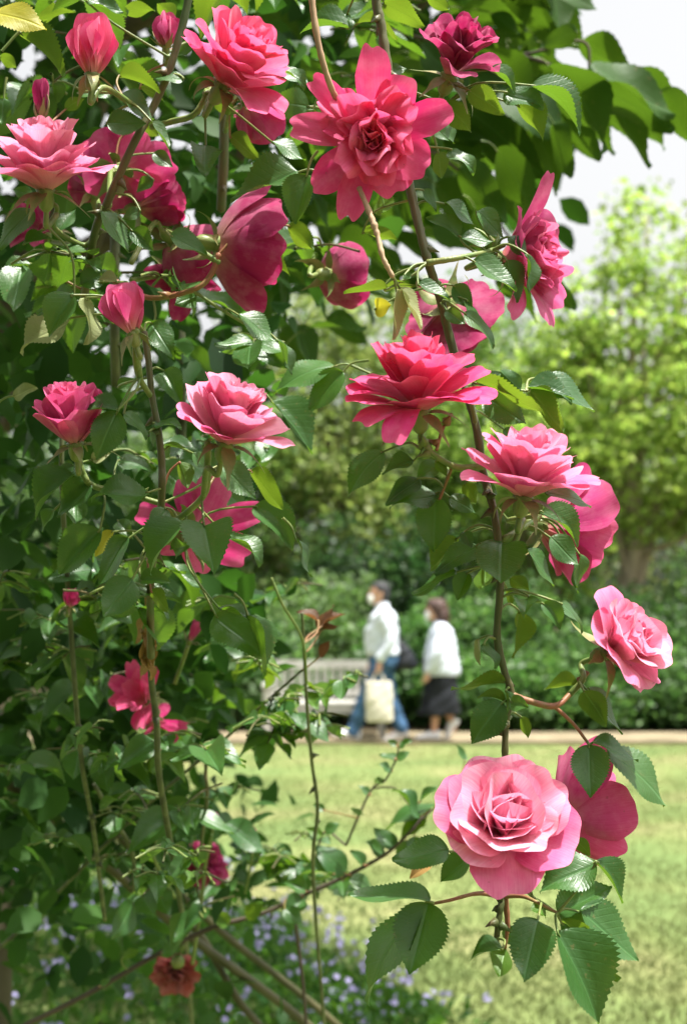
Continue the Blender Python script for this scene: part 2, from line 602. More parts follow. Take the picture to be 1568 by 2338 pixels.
def tree(name, label, px, d, height, blobs, per, clump_r, leaf, c1, c2, seed, r0=0.09, bark='bark', group=None, crown_from=0.35, nl=9, cat='tree', up=0.5, shell=0.5, stems=1, aspect=0.7):
    """blobs given relative to the trunk base in metres"""
    bx = (px - CX) / F * d
    by = d
    t = thing(name, (bx, by, 0), label, cat, group)
    sd = np.random.default_rng(seed)
    world = [(bx + b[0], by + b[1], b[2], b[3], b[4], b[5], b[6]) for b in blobs]
    limbs = []
    for k in range(nl):
        b = world[sd.integers(len(world))]
        v = rand_dirs(1, 0.2, sd)[0] * 0.8
        limbs.append((sd.uniform(crown_from, 0.95), (b[0] + v[0] * b[3], b[1] + v[1] * b[4], b[2] + v[2] * b[5]), r0 * 0.45))
    vf = [trunk_vf((bx, by, -0.05), (bx + sd.normal(0, .15), by, height * 0.8), r0, r0 * .3, seed, limbs)]
    for k in range(stems - 1):
        a = sd.uniform(0, 6.28)
        vf.append(trunk_vf((bx + .12 * math.cos(a), by + .12 * math.sin(a), -0.05), (bx + sd.normal(0, .7), by + sd.normal(0, .4), height * sd.uniform(.6, .85)), r0 * .7, r0 * .2, seed + k, []))
    mesh_obj('trunk', *join(vf), M[bark], t)
    crown_leaves('crown', world, per, clump_r, leaf, c1, c2, t, M['cloud_far'], seed + 5, up, shell, aspect)
    return t


# pale young maple on the right
PALE1, PALE2 = (0.19, 0.31, 0.06), (0.38, 0.47, 0.11)
tree('maple_tree', 'tall slim maple with pale yellow-green spring leaves at the right of the lawn', 1440, 20.0, 7.4,
     [(0.2, 0, 3.3, 1.35, 1.2, .9, 56), (0.0, 0, 4.3, 1.7, 1.3, 1.2, 70), (0.25, 0, 5.5, 1.35, 1.0, 1.0, 46), (0.45, 0, 6.6, .85, .7, .9, 20),
      (-1.25, -.3, 3.6, .8, .8, .9, 45), (1.4, 0, 3.4, .8, .8, 1.0, 40), (-.9, .2, 5.0, .6, .6, .6, 26), (1.3, .2, 5.2, .6, .6, .7, 26)],
     44, 0.19, 0.13, PALE1, PALE2, 21, 0.14, 'pale_bark', nl=16, stems=2, crown_from=.25)
tree('maple_tree', 'bright yellow-green maple between the rose cane and the tall slim maple', 1215, 21.5, 5.4,
     [(0, 0, 3.0, 1.3, 1.1, 1.1, 62), (-.5, 0, 4.2, 1.1, .9, .9, 40), (.6, .2, 4.2, .9, .9, .8, 30), (0, 0, 1.9, 1.1, 1, .6, 40)],
     40, 0.19, 0.125, (0.13, 0.25, 0.04), (0.29, 0.40, 0.08), 22, 0.08, 'pale_bark', nl=12, stems=2)
# darker trees behind the bench and the walkers
tree('garden_tree', 'mid-green tree with open brown-speckled crown behind the woman', 1010, 22.5, 5.8,
     [(0, 0, 2.7, 1.3, 1.0, 1.0, 80), (-.4, 0, 3.9, 1.1, 1.0, .9, 60), (.3, .3, 4.9, 1.0, .8, .8, 40), (.1, .2, 6.0, .9, .8, .7, 30)],
     36, 0.2, 0.12, (0.08, 0.17, 0.03), (0.20, 0.28, 0.06), 23, 0.10, nl=12, stems=3)
tree('garden_tree', 'olive-green tree with pale flecked leaves above the wooden bench', 760, 21.0, 5.6,
     [(0, 0, 2.5, 1.2, 1.0, .9, 75), (-.2, 0, 3.6, 1.3, 1.0, .9, 70), (.2, .2, 4.7, 1.0, .8, .8, 40), (.5, .2, 5.8, 1.0, .8, .7, 34), (-.7, .2, 5.5, .9, .8, .7, 28)],
     36, 0.2, 0.12, (0.13, 0.21, 0.05), (0.30, 0.34, 0.11), 24, 0.09, nl=12, stems=3)
tree('garden_tree', 'dull green tree seen through the gaps at the left of the bench', 480, 20.5, 5.2,
     [(0, 0, 2.4, 1.4, 1.0, 1.0, 80), (.3, 0, 3.7, 1.2, 1.0, .9, 60)],
     36, 0.2, 0.12, (0.08, 0.17, 0.04), (0.20, 0.28, 0.08), 25, 0.09, nl=10, stems=2)
tree('garden_tree', 'shaded green tree at the far left behind the roses', 160, 20.0, 5.4,
     [(0, 0, 2.4, 1.5, 1.0, 1.2, 80), (.2, 0, 3.9, 1.2, 1.0, .9, 50)],
     46, 0.22, 0.09, (0.05, 0.12, 0.03), (0.12, 0.2, 0.05), 26, 0.09, nl=10, stems=2)
tree('garden_tree', 'slender pinkish-brown spring tree far behind the right-hand maples', 1330, 26.0, 6.0,
     [(0, 0, 2.6, 1.4, 1.0, 1.3, 55), (.4, 0, 4.3, 1.2, 1.0, .9, 40)],
     40, 0.25, 0.09, (0.11, 0.16, 0.045), (0.24, 0.24, 0.10), 27, 0.09, nl=14, stems=3)
tree('garden_tree', 'leafy backdrop tree filling the gap between bench and walking man', 890, 25.5, 5.0,
     [(0, 0, 2.2, 1.6, 1.0, 1.3, 90), (.1, 0, 3.8, 1.3, 1.0, .9, 55), (.6, 0, 5.4, 1.4, 1.0, 1.0, 50), (1.6, 0, 6.2, 1.0, .8, .8, 30)],
     46, 0.24, 0.10, (0.07, 0.15, 0.03), (0.17, 0.26, 0.06), 28, 0.11, nl=10, stems=2)
SH = [  # px, depth, rx, height, c1, c2, label
    (560, 17.9, 1.1, 1.35, (0.06, 0.14, 0.035), (0.14, 0.24, 0.08), 'grey-green rounded shrub directly left of the bench'),
    (700, 18.6, 1.15, 1.75, (0.08, 0.16, 0.04), (0.18, 0.27, 0.10), 'pale mottled shrub behind the slatted bench back'),
    (810, 19.6, 1.0, 2.5, (0.02, 0.055, 0.018), (0.05, 0.10, 0.03), 'dark evergreen shrub behind the man in the white shirt'),
    (935, 18.2, .75, 1.35, (0.04, 0.12, 0.025), (0.10, 0.2, 0.05), 'low bright shrub between the two walkers'),
    (985, 19.8, 1.0, 2.7, (0.02, 0.06, 0.018), (0.05, 0.11, 0.03), 'tall dark shrub behind the woman with brown hair'),
    (1110, 18.6, 1.0, 1.75, (0.045, 0.12, 0.03), (0.12, 0.21, 0.055), 'deep green shrub to the right of the woman in the black skirt'),
    (1120, 17.6, .8, .85, (0.06, 0.15, 0.035), (0.12, 0.22, 0.06), 'low leafy mound at the path edge right of the woman'),
    (1260, 18.9, 1.05, 1.5, (0.03, 0.085, 0.022), (0.09, 0.16, 0.042), 'dark shrub beneath the bright yellow-green maple'),
    (1270, 17.5, .85, .75, (0.05, 0.13, 0.03), (0.11, 0.2, 0.05), 'low ground-hugging shrub with pale tips below the dark shrub'),
    (1395, 18.0, .95, 1.3, (0.06, 0.14, 0.035), (0.13, 0.23, 0.07), 'broad pale green bush below the side-facing pink rose'),
    (1500, 18.8, 1.1, 1.55, (0.03, 0.08, 0.022), (0.08, 0.15, 0.04), 'dark rounded bush at the right edge under the maple'),
    (1560, 17.6, .9, .9, (0.05, 0.12, 0.03), (0.1, 0.19, 0.05), 'low green bush at the right edge of the path'),
    (380, 18.2, 1.3, 1.8, (0.03, 0.09, 0.025), (0.09, 0.16, 0.045), 'shaded shrub seen low between the left canes'),
    (180, 18.0, 1.4, 2.0, (0.03, 0.08, 0.025), (0.08, 0.15, 0.04), 'shaded shrub low at the far left'),
]
for i, (px, d, rx, h, c1, c2, lab) in enumerate(SH):
    tree('garden_shrub', lab, px, d, h * .8, [(0, 0, h * .48, rx * .8, rx * .7, h * .5, 95), (rx * .5, -.2, h * .36, rx * .6, .5, h * .36, 40), (-rx * .55, .1, h * .5, rx * .5, .5, h * .46, 34), (rx * (.4 if i % 2 else -.3), .1, h * (.85 if i % 3 else .7), rx * .4, .4, h * .3, 22)],
         30, 0.13, 0.095, c1, c2, 50 + i, 0.035, nl=7, group='shrubs along the path', cat='shrub', stems=3, crown_from=.2)
for i, (px, d, h) in enumerate([(-60, 30, 6.0), (300, 31, 6.5), (640, 30, 8.2), (960, 31, 8.0), (1350, 29, 5.4), (1660, 30, 5.6)]):
    tree('backdrop_tree', ['broad far tree at the left edge of the garden', 'far tree behind the left-hand shrubs', 'far tree in line with the bench',
         'far tree in line with the walking woman', 'far tree behind the slim maples', 'far tree at the right edge of the garden'][i], px, d, h,
         [(0, 0, h * .42, 2.6, 1.2, h * .42, 130), (.5, 0, h * .75, 1.6, 1, h * .25, 50)], 46, .3, .13, (0.05, 0.12, 0.03), (0.14, 0.22, 0.065), 80 + i, .14, nl=8,
         group='far trees closing the garden')


# ------------------------------------------------------------------ bench
def bench():
    c = ground_at(735, 1672)
    c = np.array([-.215, 16.35, 0.012])
    t = thing('garden_bench', tuple(c), 'pale weathered wooden bench with vertical back slats beside the path', 'bench')
    W2 = 0.65
    X, Y, Z = c
    def bx(name, x0, x1, y0, y1, z0, z1):
        mesh_obj(name, *box_vf(X + x0, X + x1, Y + y0, Y + y1, Z + z0 * .9, Z + z1 * .9), M['timber'], t, False)
    for s in (-1, 1):
        bx('leg', s * W2 - .035, s * W2 + .035, -.30, -.23, 0, .62)
        bx('leg', s * W2 - .035, s * W2 + .035, .22, .29, 0, .92)
        bx('armrest', s * W2 - .05, s * W2 + .05, -.33, .215, .623, .655)
        bx('side_rail', s * W2 - .03, s * W2 + .03, -.228, .218, .33, .40)
    for k in range(5):
        bx('seat_slat', -W2 + .04, W2 - .04, -.30 + k * .1, -.30 + k * .1 + .082, .405, .432)
    bx('seat_rail', -W2 + .037, W2 - .037, -.29, -.25, .30, .402)
    bx('top_rail', -W2 + .037, W2 - .037, .225, .285, .83, .93)
    bx('lower_rail', -W2 + .037, W2 - .037, .235, .275, .47, .54)
    n = 13
    for k in range(n):
        x = -W2 + .09 + k * (2 * W2 - .18) / (n - 1)
        bx('back_slat', x - .027, x + .027, .245, .267, .542, .828)


bench()


# ------------------------------------------------------------------ people
def remeshed(name, parts, mat, parent, voxel=0.012, smooth_it=6, wrinkle=0.0, wscale=14.0, seed=1):
    V, Fc = join(parts)
    me = bpy.data.meshes.new(name)
    me.from_pydata([tuple(map(float, v)) for v in V], [], Fc)
    o = bpy.data.objects.new(name, me)
    COL.objects.link(o)
    r = o.modifiers.new('r', 'REMESH')
    r.mode = 'VOXEL'
    r.voxel_size = voxel
    s = o.modifiers.new('s', 'SMOOTH')
    s.iterations = smooth_it
    s.factor = 0.5
    dg = bpy.context.evaluated_depsgraph_get()
    me2 = bpy.data.meshes.new_from_object(o.evaluated_get(dg))
    o.modifiers.clear()
    o.data = me2
    bpy.data.meshes.remove(me)
    me2.name = name
    if wrinkle:
        n = len(me2.vertices)
        co = np.zeros(n * 3, np.float32)
        no = np.zeros(n * 3, np.float32)
        me2.vertices.foreach_get('co', co)
        me2.vertices.foreach_get('normal', no)
        co, no = co.reshape(-1, 3), no.reshape(-1, 3)
        a = co * wscale
        h = np.sin(a[:, 2] * 1.7 + 2.1 * np.sin(a[:, 0] * .9 + seed)) * .6 + np.sin(a[:, 0] * 1.3 + a[:, 2] * .8 + 1.7 * np.sin(a[:, 1])) * .5 + .4 * np.sin(a[:, 2] * 3.3 - a[:, 0] * 2.2)
        co = co + no * (h * wrinkle)[:, None]
        me2.vertices.foreach_set('co', co.ravel())
    me2.materials.clear()
    me2.materials.append(mat)
    me2.polygons.foreach_set('use_smooth', np.ones(len(me2.polygons), bool))
    me2.update()
    if parent is not None:
        under(o, parent)
    return o


def ell_vf(c, r, nu=16, nv=10, tilt=0.0):
    V = []
    for j in range(nv + 1):
        th = math.pi * j / nv
        for i in range(nu):
            a = 2 * math.pi * i / nu
            x, y, z = r[0] * math.sin(th) * math.cos(a), r[1] * math.sin(th) * math.sin(a), r[2] * math.cos(th)
            x, z = x * math.cos(tilt) - z * math.sin(tilt), x * math.sin(tilt) + z * math.cos(tilt)
            V.append((c[0] + x, c[1] + y, c[2] + z))
    return V, [(a, d, c2, b) for (a, b, c2, d) in grid_faces(nu, nv + 1, True)]


def limb(pts, radii, sides=12, sq=None, n=5):
    return tube_vf(smooth_path(pts, n), radii, sides, squash=sq)


def hand_parts(w, d, curl, s=1.0):
    """palm and five fingers hanging from wrist w; d = down direction; curl bends towards curl"""
    w, d, c = np.asarray(w, float), nrm(d), nrm(curl)
    side = nrm(np.cross(d, c))
    out = [tube_vf([w, w + d * .04 * s, w + d * .085 * s], [.022 * s, .036 * s, .034 * s], 10, squash=(1, .55) if True else None)]
    for k, (off, ln) in enumerate(((-.027, .062), (-.009, .075), (.009, .07), (.026, .055))):
        b = w + d * .08 * s + side * off * s
        out.append(tube_vf([b, b + (d * .8 + c * .3) * ln * .5 * s, b + (d * .9 + c * 1.1) * ln * .62 * s, b + (d * .55 + c * 1.5) * ln * .7 * s], [.0095 * s, .009 * s, .008 * s, .007 * s], 6))
    b = w + d * .03 * s - side * .028 * s
    out.append(tube_vf([b, b - side * .02 * s + d * .025 * s + c * .01, b - side * .018 * s + d * .055 * s + c * .022], [.012 * s, .011 * s, .008 * s], 6))
    return out


M['skin'] = plain('skin', (0.52, 0.29, 0.19), 0.5, 0.35, 0.08, 30)
M['shirt'] = plain('white_shirt', (0.60, 0.65, 0.72), 0.8, 0.2, 0.03, 8)
M['top'] = plain('white_blouse', (0.60, 0.64, 0.73), 0.85, 0.2, 0.03, 8)
M['jeans'] = plain('denim', (0.055, 0.12, 0.22), 0.85, 0.2, 0.35, 9, 0.3, 90)
M['black'] = plain('black_cloth', (0.012, 0.014, 0.018), 0.8, 0.25, 0.3, 10)
M['bagblack'] = plain('black_bag', (0.012, 0.014, 0.018), 0.5, 0.4)
M['mask'] = plain('white_mask', (0.82, 0.82, 0.80), 0.8, 0.2)
M['hair_grey'] = plain('dark_grey_hair', (0.035, 0.035, 0.038), 0.6, 0.3, 0.5, 60, 0.6, 120)
M['hair_brown'] = plain('brown_hair', (0.06, 0.028, 0.02), 0.55, 0.4, 0.5, 60, 0.6, 120)
M['shoe'] = plain('white_shoe', (0.75, 0.75, 0.76), 0.6, 0.3)
M['sole'] = plain('grey_sole', (0.4, 0.4, 0.4), 0.7, 0.2)
M['canvas'] = plain('cream_canvas', (0.62, 0.58, 0.47), 0.9, 0.15, 0.06, 12)
M['eye'] = plain('eye', (0.02, 0.015, 0.012), 0.3, 0.5)


def loft(rings, nu=20):
    """closed loft of horizontal ellipses (cx, cy, z, rx, ry)"""
    V = []
    for (cx, cy, z, rx, ry) in rings:
        for i in range(nu):
            a = 2 * math.pi * i / nu
            V.append((cx + rx * math.cos(a), cy + ry * math.sin(a), z))
    Fc = grid_faces(nu, len(rings), True)
    n = len(rings)
    Fc.append(tuple(range(nu))[::-1])
    Fc.append(tuple(range((n - 1) * nu, n * nu)))
    return V, Fc


def shoe(base, fwd, pitch=0.0, s=1.0):
    """shoe body along fwd from the ankle's ground point"""
    f = np.array([fwd, 0, 0.0])
    p = []
    R = np.array([[math.cos(pitch), 0, -math.sin(pitch) * fwd], [0, 1, 0], [math.sin(pitch) * fwd, 0, math.cos(pitch)]])
    prof = [(-.075, .045, .03, .05), (-.03, .055, .036, .055), (.04, .05, .038, .05), (.11, .038, .045, .036), (.17, .03, .045, .028), (.2, .026, .03, .02)]
    V = []
    nu = 12
    for (x, z, ry, rz) in prof:
        for i in range(nu):
            a = 2 * math.pi * i / nu
            q = np.array([x * fwd, ry * math.cos(a), max(0.0, z + rz * math.sin(a))]) * s
            V.append(np.asarray(base) + R @ q)
    Fc = grid_faces(nu, len(prof), True)
    Fc.append(tuple(range(nu))[::-1])
    Fc.append(tuple(range((len(prof) - 1) * nu, len(prof) * nu)))
    return V, Fc


def man():
    d0 = 15.75
    k = d0 / F
    x0 = (868 - CX) * k
    O = np.array([x0, d0, 0.012])
    q = lambda dx, dy, z: O + np.array([dx, dy, z])
    t = thing('person', tuple(O), 'walking man in white shirt, blue jeans and face mask, carrying a cream tote', 'person')
    H = 1.745 / 1.72
    # body: facing -x
    sh_n, sh_f = q(.03, -.20, 1.40), q(.03, .20, 1.40)
    el_n, wr_n = q(.10, -.27, 1.10), q(-.02, -.27, .86)
    el_f, wr_f = q(.02, .26, 1.10), q(-.10, .24, .88)
    hip_n, hip_f = q(.03, -.095, .90), q(.03, .095, .90)
    kn_n, an_n = q(-.16, -.09, .50), q(-.31, -.09, .10)
    kn_f, an_f = q(.10, .09, .49), q(.24, .09, .12)
    torso = loft([(O[0] + .03, O[1], .80 + O[2], .13, .17), (O[0] + .02, O[1], .92 + O[2], .155, .185), (O[0] + .01, O[1], 1.05 + O[2], .16, .18), (O[0] + .02, O[1], 1.22 + O[2], .155, .19),
                  (O[0] + .035, O[1], 1.34 + O[2], .13, .2), (O[0] + .035, O[1], 1.42 + O[2], .085, .15), (O[0] + .02, O[1], 1.46 + O[2], .06, .075)])
    head = [ell_vf(q(-.02, 0, 1.615), (.098, .078, .118), tilt=.1), ell_vf(q(-.055, 0, 1.555), (.062, .058, .07)),
            tube_vf([q(.02, 0, 1.42), q(.0, 0, 1.56)], [.058, .054], 12),
            ell_vf(q(-.125, 0, 1.595), (.018, .014, .024)), ell_vf(q(.01, -.078, 1.60), (.02, .01, .032)), ell_vf(q(.01, .078, 1.60), (.02, .01, .032))]
    arms = [limb([sh_n, el_n, wr_n], [.055, .048, .042, .034, .026], 10), limb([sh_f, el_f, wr_f], [.055, .048, .042, .034, .026], 10)]
    legs = [limb([hip_n, kn_n, an_n], [.085, .075, .055, .05, .036], 12), limb([hip_f, kn_f, an_f], [.085, .075, .055, .05, .036], 12)]
    hands = hand_parts(wr_n, (-.05, 0, -1), (-1, .35, 0)) + hand_parts(wr_f, (-.1, 0, -1), (-1, -.2, 0))
    feet = [ell_vf(an_n + np.array([-.05, 0, -.04]), (.1, .035, .035)), ell_vf(an_f + np.array([-.05, 0, -.05]), (.1, .035, .035))]
    remeshed('body', [torso] + head + arms + legs + hands + feet, M['skin'], t, 0.009, 3)
    # clothes
    shirt = [loft([(O[0] + .03, O[1], .93 + O[2], .172, .205), (O[0] + .015, O[1], .99 + O[2], .185, .21), (O[0] + .005, O[1], 1.08 + O[2], .192, .205), (O[0] + .015, O[1], 1.22 + O[2], .182, .215),
                   (O[0] + .035, O[1], 1.34 + O[2], .155, .225), (O[0] + .035, O[1], 1.425 + O[2], .1, .165), (O[0] + .02, O[1], 1.475 + O[2], .07, .08)]),
             limb([sh_n + np.array([0, .03, 0]), el_n, wr_n + np.array([0, 0, .03])], [.085, .075, .066, .058, .05], 12),
             limb([sh_f - np.array([0, .03, 0]), el_f, wr_f + np.array([0, 0, .03])], [.085, .075, .066, .058, .05], 12)]
    remeshed('shirt', shirt, M['shirt'], t, 0.014, 5, .006, 17)
    remeshed('collar', [tube_vf([q(.025, 0, 1.455), q(.01, 0, 1.50)], [.083, .074], 14)], M['shirt'], t, 0.008, 2)
    jeans = [loft([(O[0] + .03, O[1], .80 + O[2], .155, .185), (O[0] + .03, O[1], .88 + O[2], .165, .195), (O[0] + .03, O[1], .97 + O[2], .158, .19)]),
             limb([hip_n + np.array([0, 0, -.02]), kn_n, an_n + np.array([0, 0, -.02])], [.115, .1, .085, .078, .078], 14),
             limb([hip_f + np.array([0, 0, -.02]), kn_f, an_f + np.array([0, 0, -.03])], [.115, .1, .085, .078, .078], 14)]
    remeshed('jeans', jeans, M['jeans'], t, 0.014, 4, .006, 20, 3)
    for b, pit in ((an_n, .16), (an_f, -.30)):
        base = np.array([b[0], b[1], b[2] - .085 - (.02 if pit < 0 else 0)])
        remeshed('shoe', [shoe(base, -1, pit, 1.12)], M['shoe'], t, 0.01, 2)
    # hair cap behind and above the face, mask, eye
    remeshed('hair', [ell_vf(q(.012, 0, 1.645), (.1, .086, .1)), ell_vf(q(.045, 0, 1.585), (.062, .08, .075)), ell_vf(q(-.03, 0, 1.69), (.075, .07, .05))], M['hair_grey'], t, 0.01, 2, .003, 90)
    remeshed('face_mask', [ell_vf(q(-.098, 0, 1.555), (.045, .064, .06), tilt=-.15)], M['mask'], t, 0.008, 2)
    for s in (-1, 1):
        mesh_obj('eye', *ell_vf(q(-.108, s * .034, 1.625), (.01, .013, .008), 10, 6), M['eye'], t)
    # tote bag in the near hand
    hx, hy, hz = wr_n + np.array([-.01, 0, -.10])
    b = thing('tote_bag', (hx - .01, hy - .04, hz - .62), 'cream canvas tote bag hanging from the walking man\'s hand', 'bag')
    zt = hz - .10
    bag = loft([(hx + .01, hy - .02, zt - .44, .13, .05), (hx + .01, hy - .02, zt - .42, .148, .06), (hx + .005, hy - .02, zt - .2, .155, .06), (hx, hy - .02, zt - .02, .145, .03), (hx, hy - .02, zt, .142, .02)], 24)
    me = remeshed('bag_body', [bag], M['canvas'], b, 0.012, 3, .004, 16, 5)
    for s in (-1, 1):
        p = smooth_path([(hx - .07, hy - .02 + s * .03, zt - .02), (hx - .045, hy + s * .015, zt + .06), (hx, hy, zt + .09), (hx + .045, hy + s * .015, zt + .06), (hx + .07, hy - .02 + s * .03, zt - .02)], 5)
        mesh_obj('handle', *tube_vf(p, .009, 6), M['canvas'], b)
    # black bag on the far shoulder, hanging behind
    sb = thing('shoulder_bag', tuple(q(.3, .2, .8)), 'black shoulder bag hanging at the walking man\'s back', 'bag')
    remeshed('bag_body', [loft([(q(.26, .1, 0)[0], O[1] + .12, .76 + O[2], .12, .1), (q(.27, 0, 0)[0], O[1] + .12, .82 + O[2], .16, .12), (q(.24, 0, 0)[0], O[1] + .12, .98 + O[2], .12, .11), (q(.21, 0, 0)[0], O[1] + .12, 1.08 + O[2], .06, .08)])], M['bagblack'], sb, 0.014, 4, .006, 15)
    mesh_obj('strap', *tube_vf(smooth_path([q(.22, .12, 1.06), q(.205, .15, 1.25), q(.12, .17, 1.42), q(.02, .17, 1.475), q(-.1, .17, 1.38)], 5), .014, 6), M['bagblack'], sb)


def woman():
    d0 = 15.85
    k = d0 / F
    x0 = (998 - CX) * k
    O = np.array([x0, d0, 0.012])
    q = lambda dx, dy, z: O + np.array([dx, dy, z])
    t = thing('person', tuple(O), 'walking woman with brown hair, white blouse, black skirt and face mask', 'person')
    sh_n, sh_f = q(.04, -.17, 1.24), q(.04, .17, 1.24)
    el_n, wr_n = q(-.02, -.23, .97), q(-.13, -.22, .74)
    el_f, wr_f = q(.0, .22, .97), q(-.10, .22, .76)
    hip_n, hip_f = q(.02, -.08, .78), q(.02, .08, .78)
    kn_n, an_n = q(-.02, -.07, .43), q(-.05, -.07, .085)
    kn_f, an_f = q(.07, .07, .42), q(.17, .07, .17)
    torso = loft([(O[0] + .03, O[1], .70 + O[2], .12, .15), (O[0] + .03, O[1], .82 + O[2], .13, .16), (O[0] + .03, O[1], .95 + O[2], .105, .13), (O[0] + .02, O[1], 1.10 + O[2], .12, .145), (O[0] + .04, O[1], 1.2 + O[2], .1, .16),
                  (O[0] + .04, O[1], 1.27 + O[2], .065, .12), (O[0] + .02, O[1], 1.30 + O[2], .05, .06)])
    head = [ell_vf(q(-.035, 0, 1.425), (.09, .072, .11), tilt=.1), ell_vf(q(-.07, 0, 1.37), (.055, .052, .062)), tube_vf([q(.025, 0, 1.27), q(-.01, 0, 1.38)], [.048, .046], 12), ell_vf(q(-.13, 0, 1.405), (.015, .012, .02))]
    arms = [limb([sh_n, el_n, wr_n], [.045, .04, .035, .03, .022], 10), limb([sh_f, el_f, wr_f], [.045, .04, .035, .03, .022], 10)]
    legs = [limb([hip_n, kn_n, an_n], [.08, .068, .05, .048, .032], 12), limb([hip_f, kn_f, an_f], [.08, .068, .05, .048, .032], 12)]
    hands = hand_parts(wr_n, (-.1, 0, -1), (-1, .35, 0), .92) + hand_parts(wr_f, (-.1, 0, -1), (-1, -.3, 0), .92)
    feet = [ell_vf(an_n + np.array([-.05, 0, -.04]), (.095, .032, .03)), ell_vf(an_f + np.array([-.02, 0, -.05]), (.06, .03, .06), tilt=.8)]
    remeshed('body', [torso] + head + arms + legs + hands + feet, M['skin'], t, 0.009, 3)
    top = [loft([(O[0] + .045, O[1], .70 + O[2], .19, .20), (O[0] + .04, O[1], .76 + O[2], .205, .205), (O[0] + .035, O[1], .90 + O[2], .19, .19), (O[0] + .035, O[1], 1.08 + O[2], .165, .18), (O[0] + .045, O[1], 1.19 + O[2], .135, .18), (O[0] + .04, O[1], 1.27 + O[2], .085, .13), (O[0] + .025, O[1], 1.31 + O[2], .06, .07)]),
           limb([sh_n + np.array([0, .03, 0]), el_n, wr_n + np.array([0, 0, .02])], [.075, .075, .075, .07, .048], 12), limb([sh_f - np.array([0, .03, 0]), el_f, wr_f + np.array([0, 0, .02])], [.075, .075, .075, .07, .048], 12)]
    remeshed('blouse', top, M['top'], t, 0.014, 5, .006, 15, 2)
    remeshed('skirt', [loft([(O[0] + .01, O[1], .27 + O[2], .235, .22), (O[0] + .012, O[1], .3 + O[2], .235, .22), (O[0] + .03, O[1], .5 + O[2], .2, .2), (O[0] + .035, O[1], .68 + O[2], .165, .185), (O[0] + .035, O[1], .78 + O[2], .14, .165)], 28)], M['black'], t, 0.014, 3, .009, 13, 4)
    remeshed('shoe', [shoe(an_n + np.array([0, 0, -.085]), -1, .0, 1.0)], M['shoe'], t, 0.01, 2)
    remeshed('shoe', [shoe(an_f + np.array([.035, 0, -.04]), -1, -1.0, 1.0)], M['shoe'], t, 0.01, 2)
    remeshed('hair', [ell_vf(q(.005, 0, 1.45), (.115, .1, .11)), ell_vf(q(.05, 0, 1.37), (.09, .105, .12)), ell_vf(q(.085, 0, 1.27), (.05, .085, .09)), ell_vf(q(-.05, 0, 1.505), (.075, .08, .045))], M['hair_brown'], t, 0.01, 2, .005, 60)
    remeshed('face_mask', [ell_vf(q(-.105, 0, 1.375), (.04, .058, .055), tilt=-.15)], M['mask'], t, 0.008, 2)
    for s in (-1, 1):
        mesh_obj('eye', *ell_vf(q(-.115, s * .031, 1.44), (.009, .012, .008), 10, 6), M['eye'], t)
    sb = thing('shoulder_bag', tuple(q(.2, .2, .75)), 'black bag partly hidden behind the woman in the white blouse', 'bag')
    remeshed('bag_body', [loft([(O[0] + .17, O[1] + .24, .72 + O[2], .08, .06), (O[0] + .17, O[1] + .24, .78 + O[2], .1, .07), (O[0] + .17, O[1] + .24, .98 + O[2], .085, .05)])], M['bagblack'], sb, 0.014, 3)
    mesh_obj('strap', *tube_vf(smooth_path([q(.17, .23, .97), q(.14, .22, 1.15), q(.05, .17, 1.33)], 5), .012, 6), M['bagblack'], sb)


man()
woman()


# ------------------------------------------------------------------ rose leaf meshes (shared)
def rose_leaf_mesh(name, fold, droop, wave, seed, mat, teeth=19, serr=0.075, asp=1.0):
    """blade along +y from 0 to 1, width 1 across x; serrated margin"""
    sd = np.random.default_rng(seed)
    per = 3
    nv = teeth * per + 1
    us = np.array([-1, -.66, -.33, 0, .33, .66, 1])
    V, uv = [], []
    ph = sd.uniform(0, 6.28, 3)
    for j in range(nv):
        t = j / (nv - 1)
        w = 0.5 * (math.sin(math.pi * min(1, t ** 0.72)) ** 0.78) * (1 - 0.35 * t ** 5)
        saw = (j % per) / (per - 1) if 0 < j < nv - 1 else 0
        we = w * (1 - serr + serr * 1.6 * saw)
        for u in us:
            ww = we if abs(u) > .9 else w * 0.97
            x = u * ww
            y = t + (0.010 * saw if abs(u) > .9 else 0)
            z = fold * abs(x) - droop * t * t + wave * (abs(u) ** 1.5) * math.sin(7 * t + ph[0] + (1.5 if u > 0 else 0)) * .5 + wave * .35 * math.sin(4 * t + ph[1])
            V.append((x + .05 * wave * math.sin(3 * t + ph[2]), y, z))
            uv.append((0.5 + u * w, t))
    me = bpy.data.meshes.new(name)
    me.from_pydata(V, [], grid_faces(len(us), nv))
    finish(me, mat, True, None, uv)
    return me


LEAFM = {}
for key, mt in (('g', 'rose_leaf'), ('y', 'young_leaf'), ('p', 'pale_leaf'), ('o', 'yellow_leaf'), ('b', 'broad_leaf'), ('d', 'dry_leaf'), ('r', 'red_leaf')):
    LEAFM[key] = []
    for i, (fo, dr, wv) in enumerate(((.18, .06, .07), (.34, .16, .1), (.08, .25, .12), (.5, .1, .08), (.22, .3, .14), (.05, .02, .1), (.4, .2, .18), (.12, -.1, .12), (.28, .08, .2), (.6, .22, .1))):
        if key == 'b':
            LEAFM[key].append(rose_leaf_mesh('leaf', fo * .5, dr, wv, i, M[mt], 12, 0.03))
        else:
            LEAFM[key].append(rose_leaf_mesh('leaf', fo, dr, wv, i + 10, M[mt]))


def basis(X, Y, Z, o):
    return Matrix(((X[0], Y[0], Z[0], o[0]), (X[1], Y[1], Z[1], o[1]), (X[2], Y[2], Z[2], o[2]), (0, 0, 0, 1)))


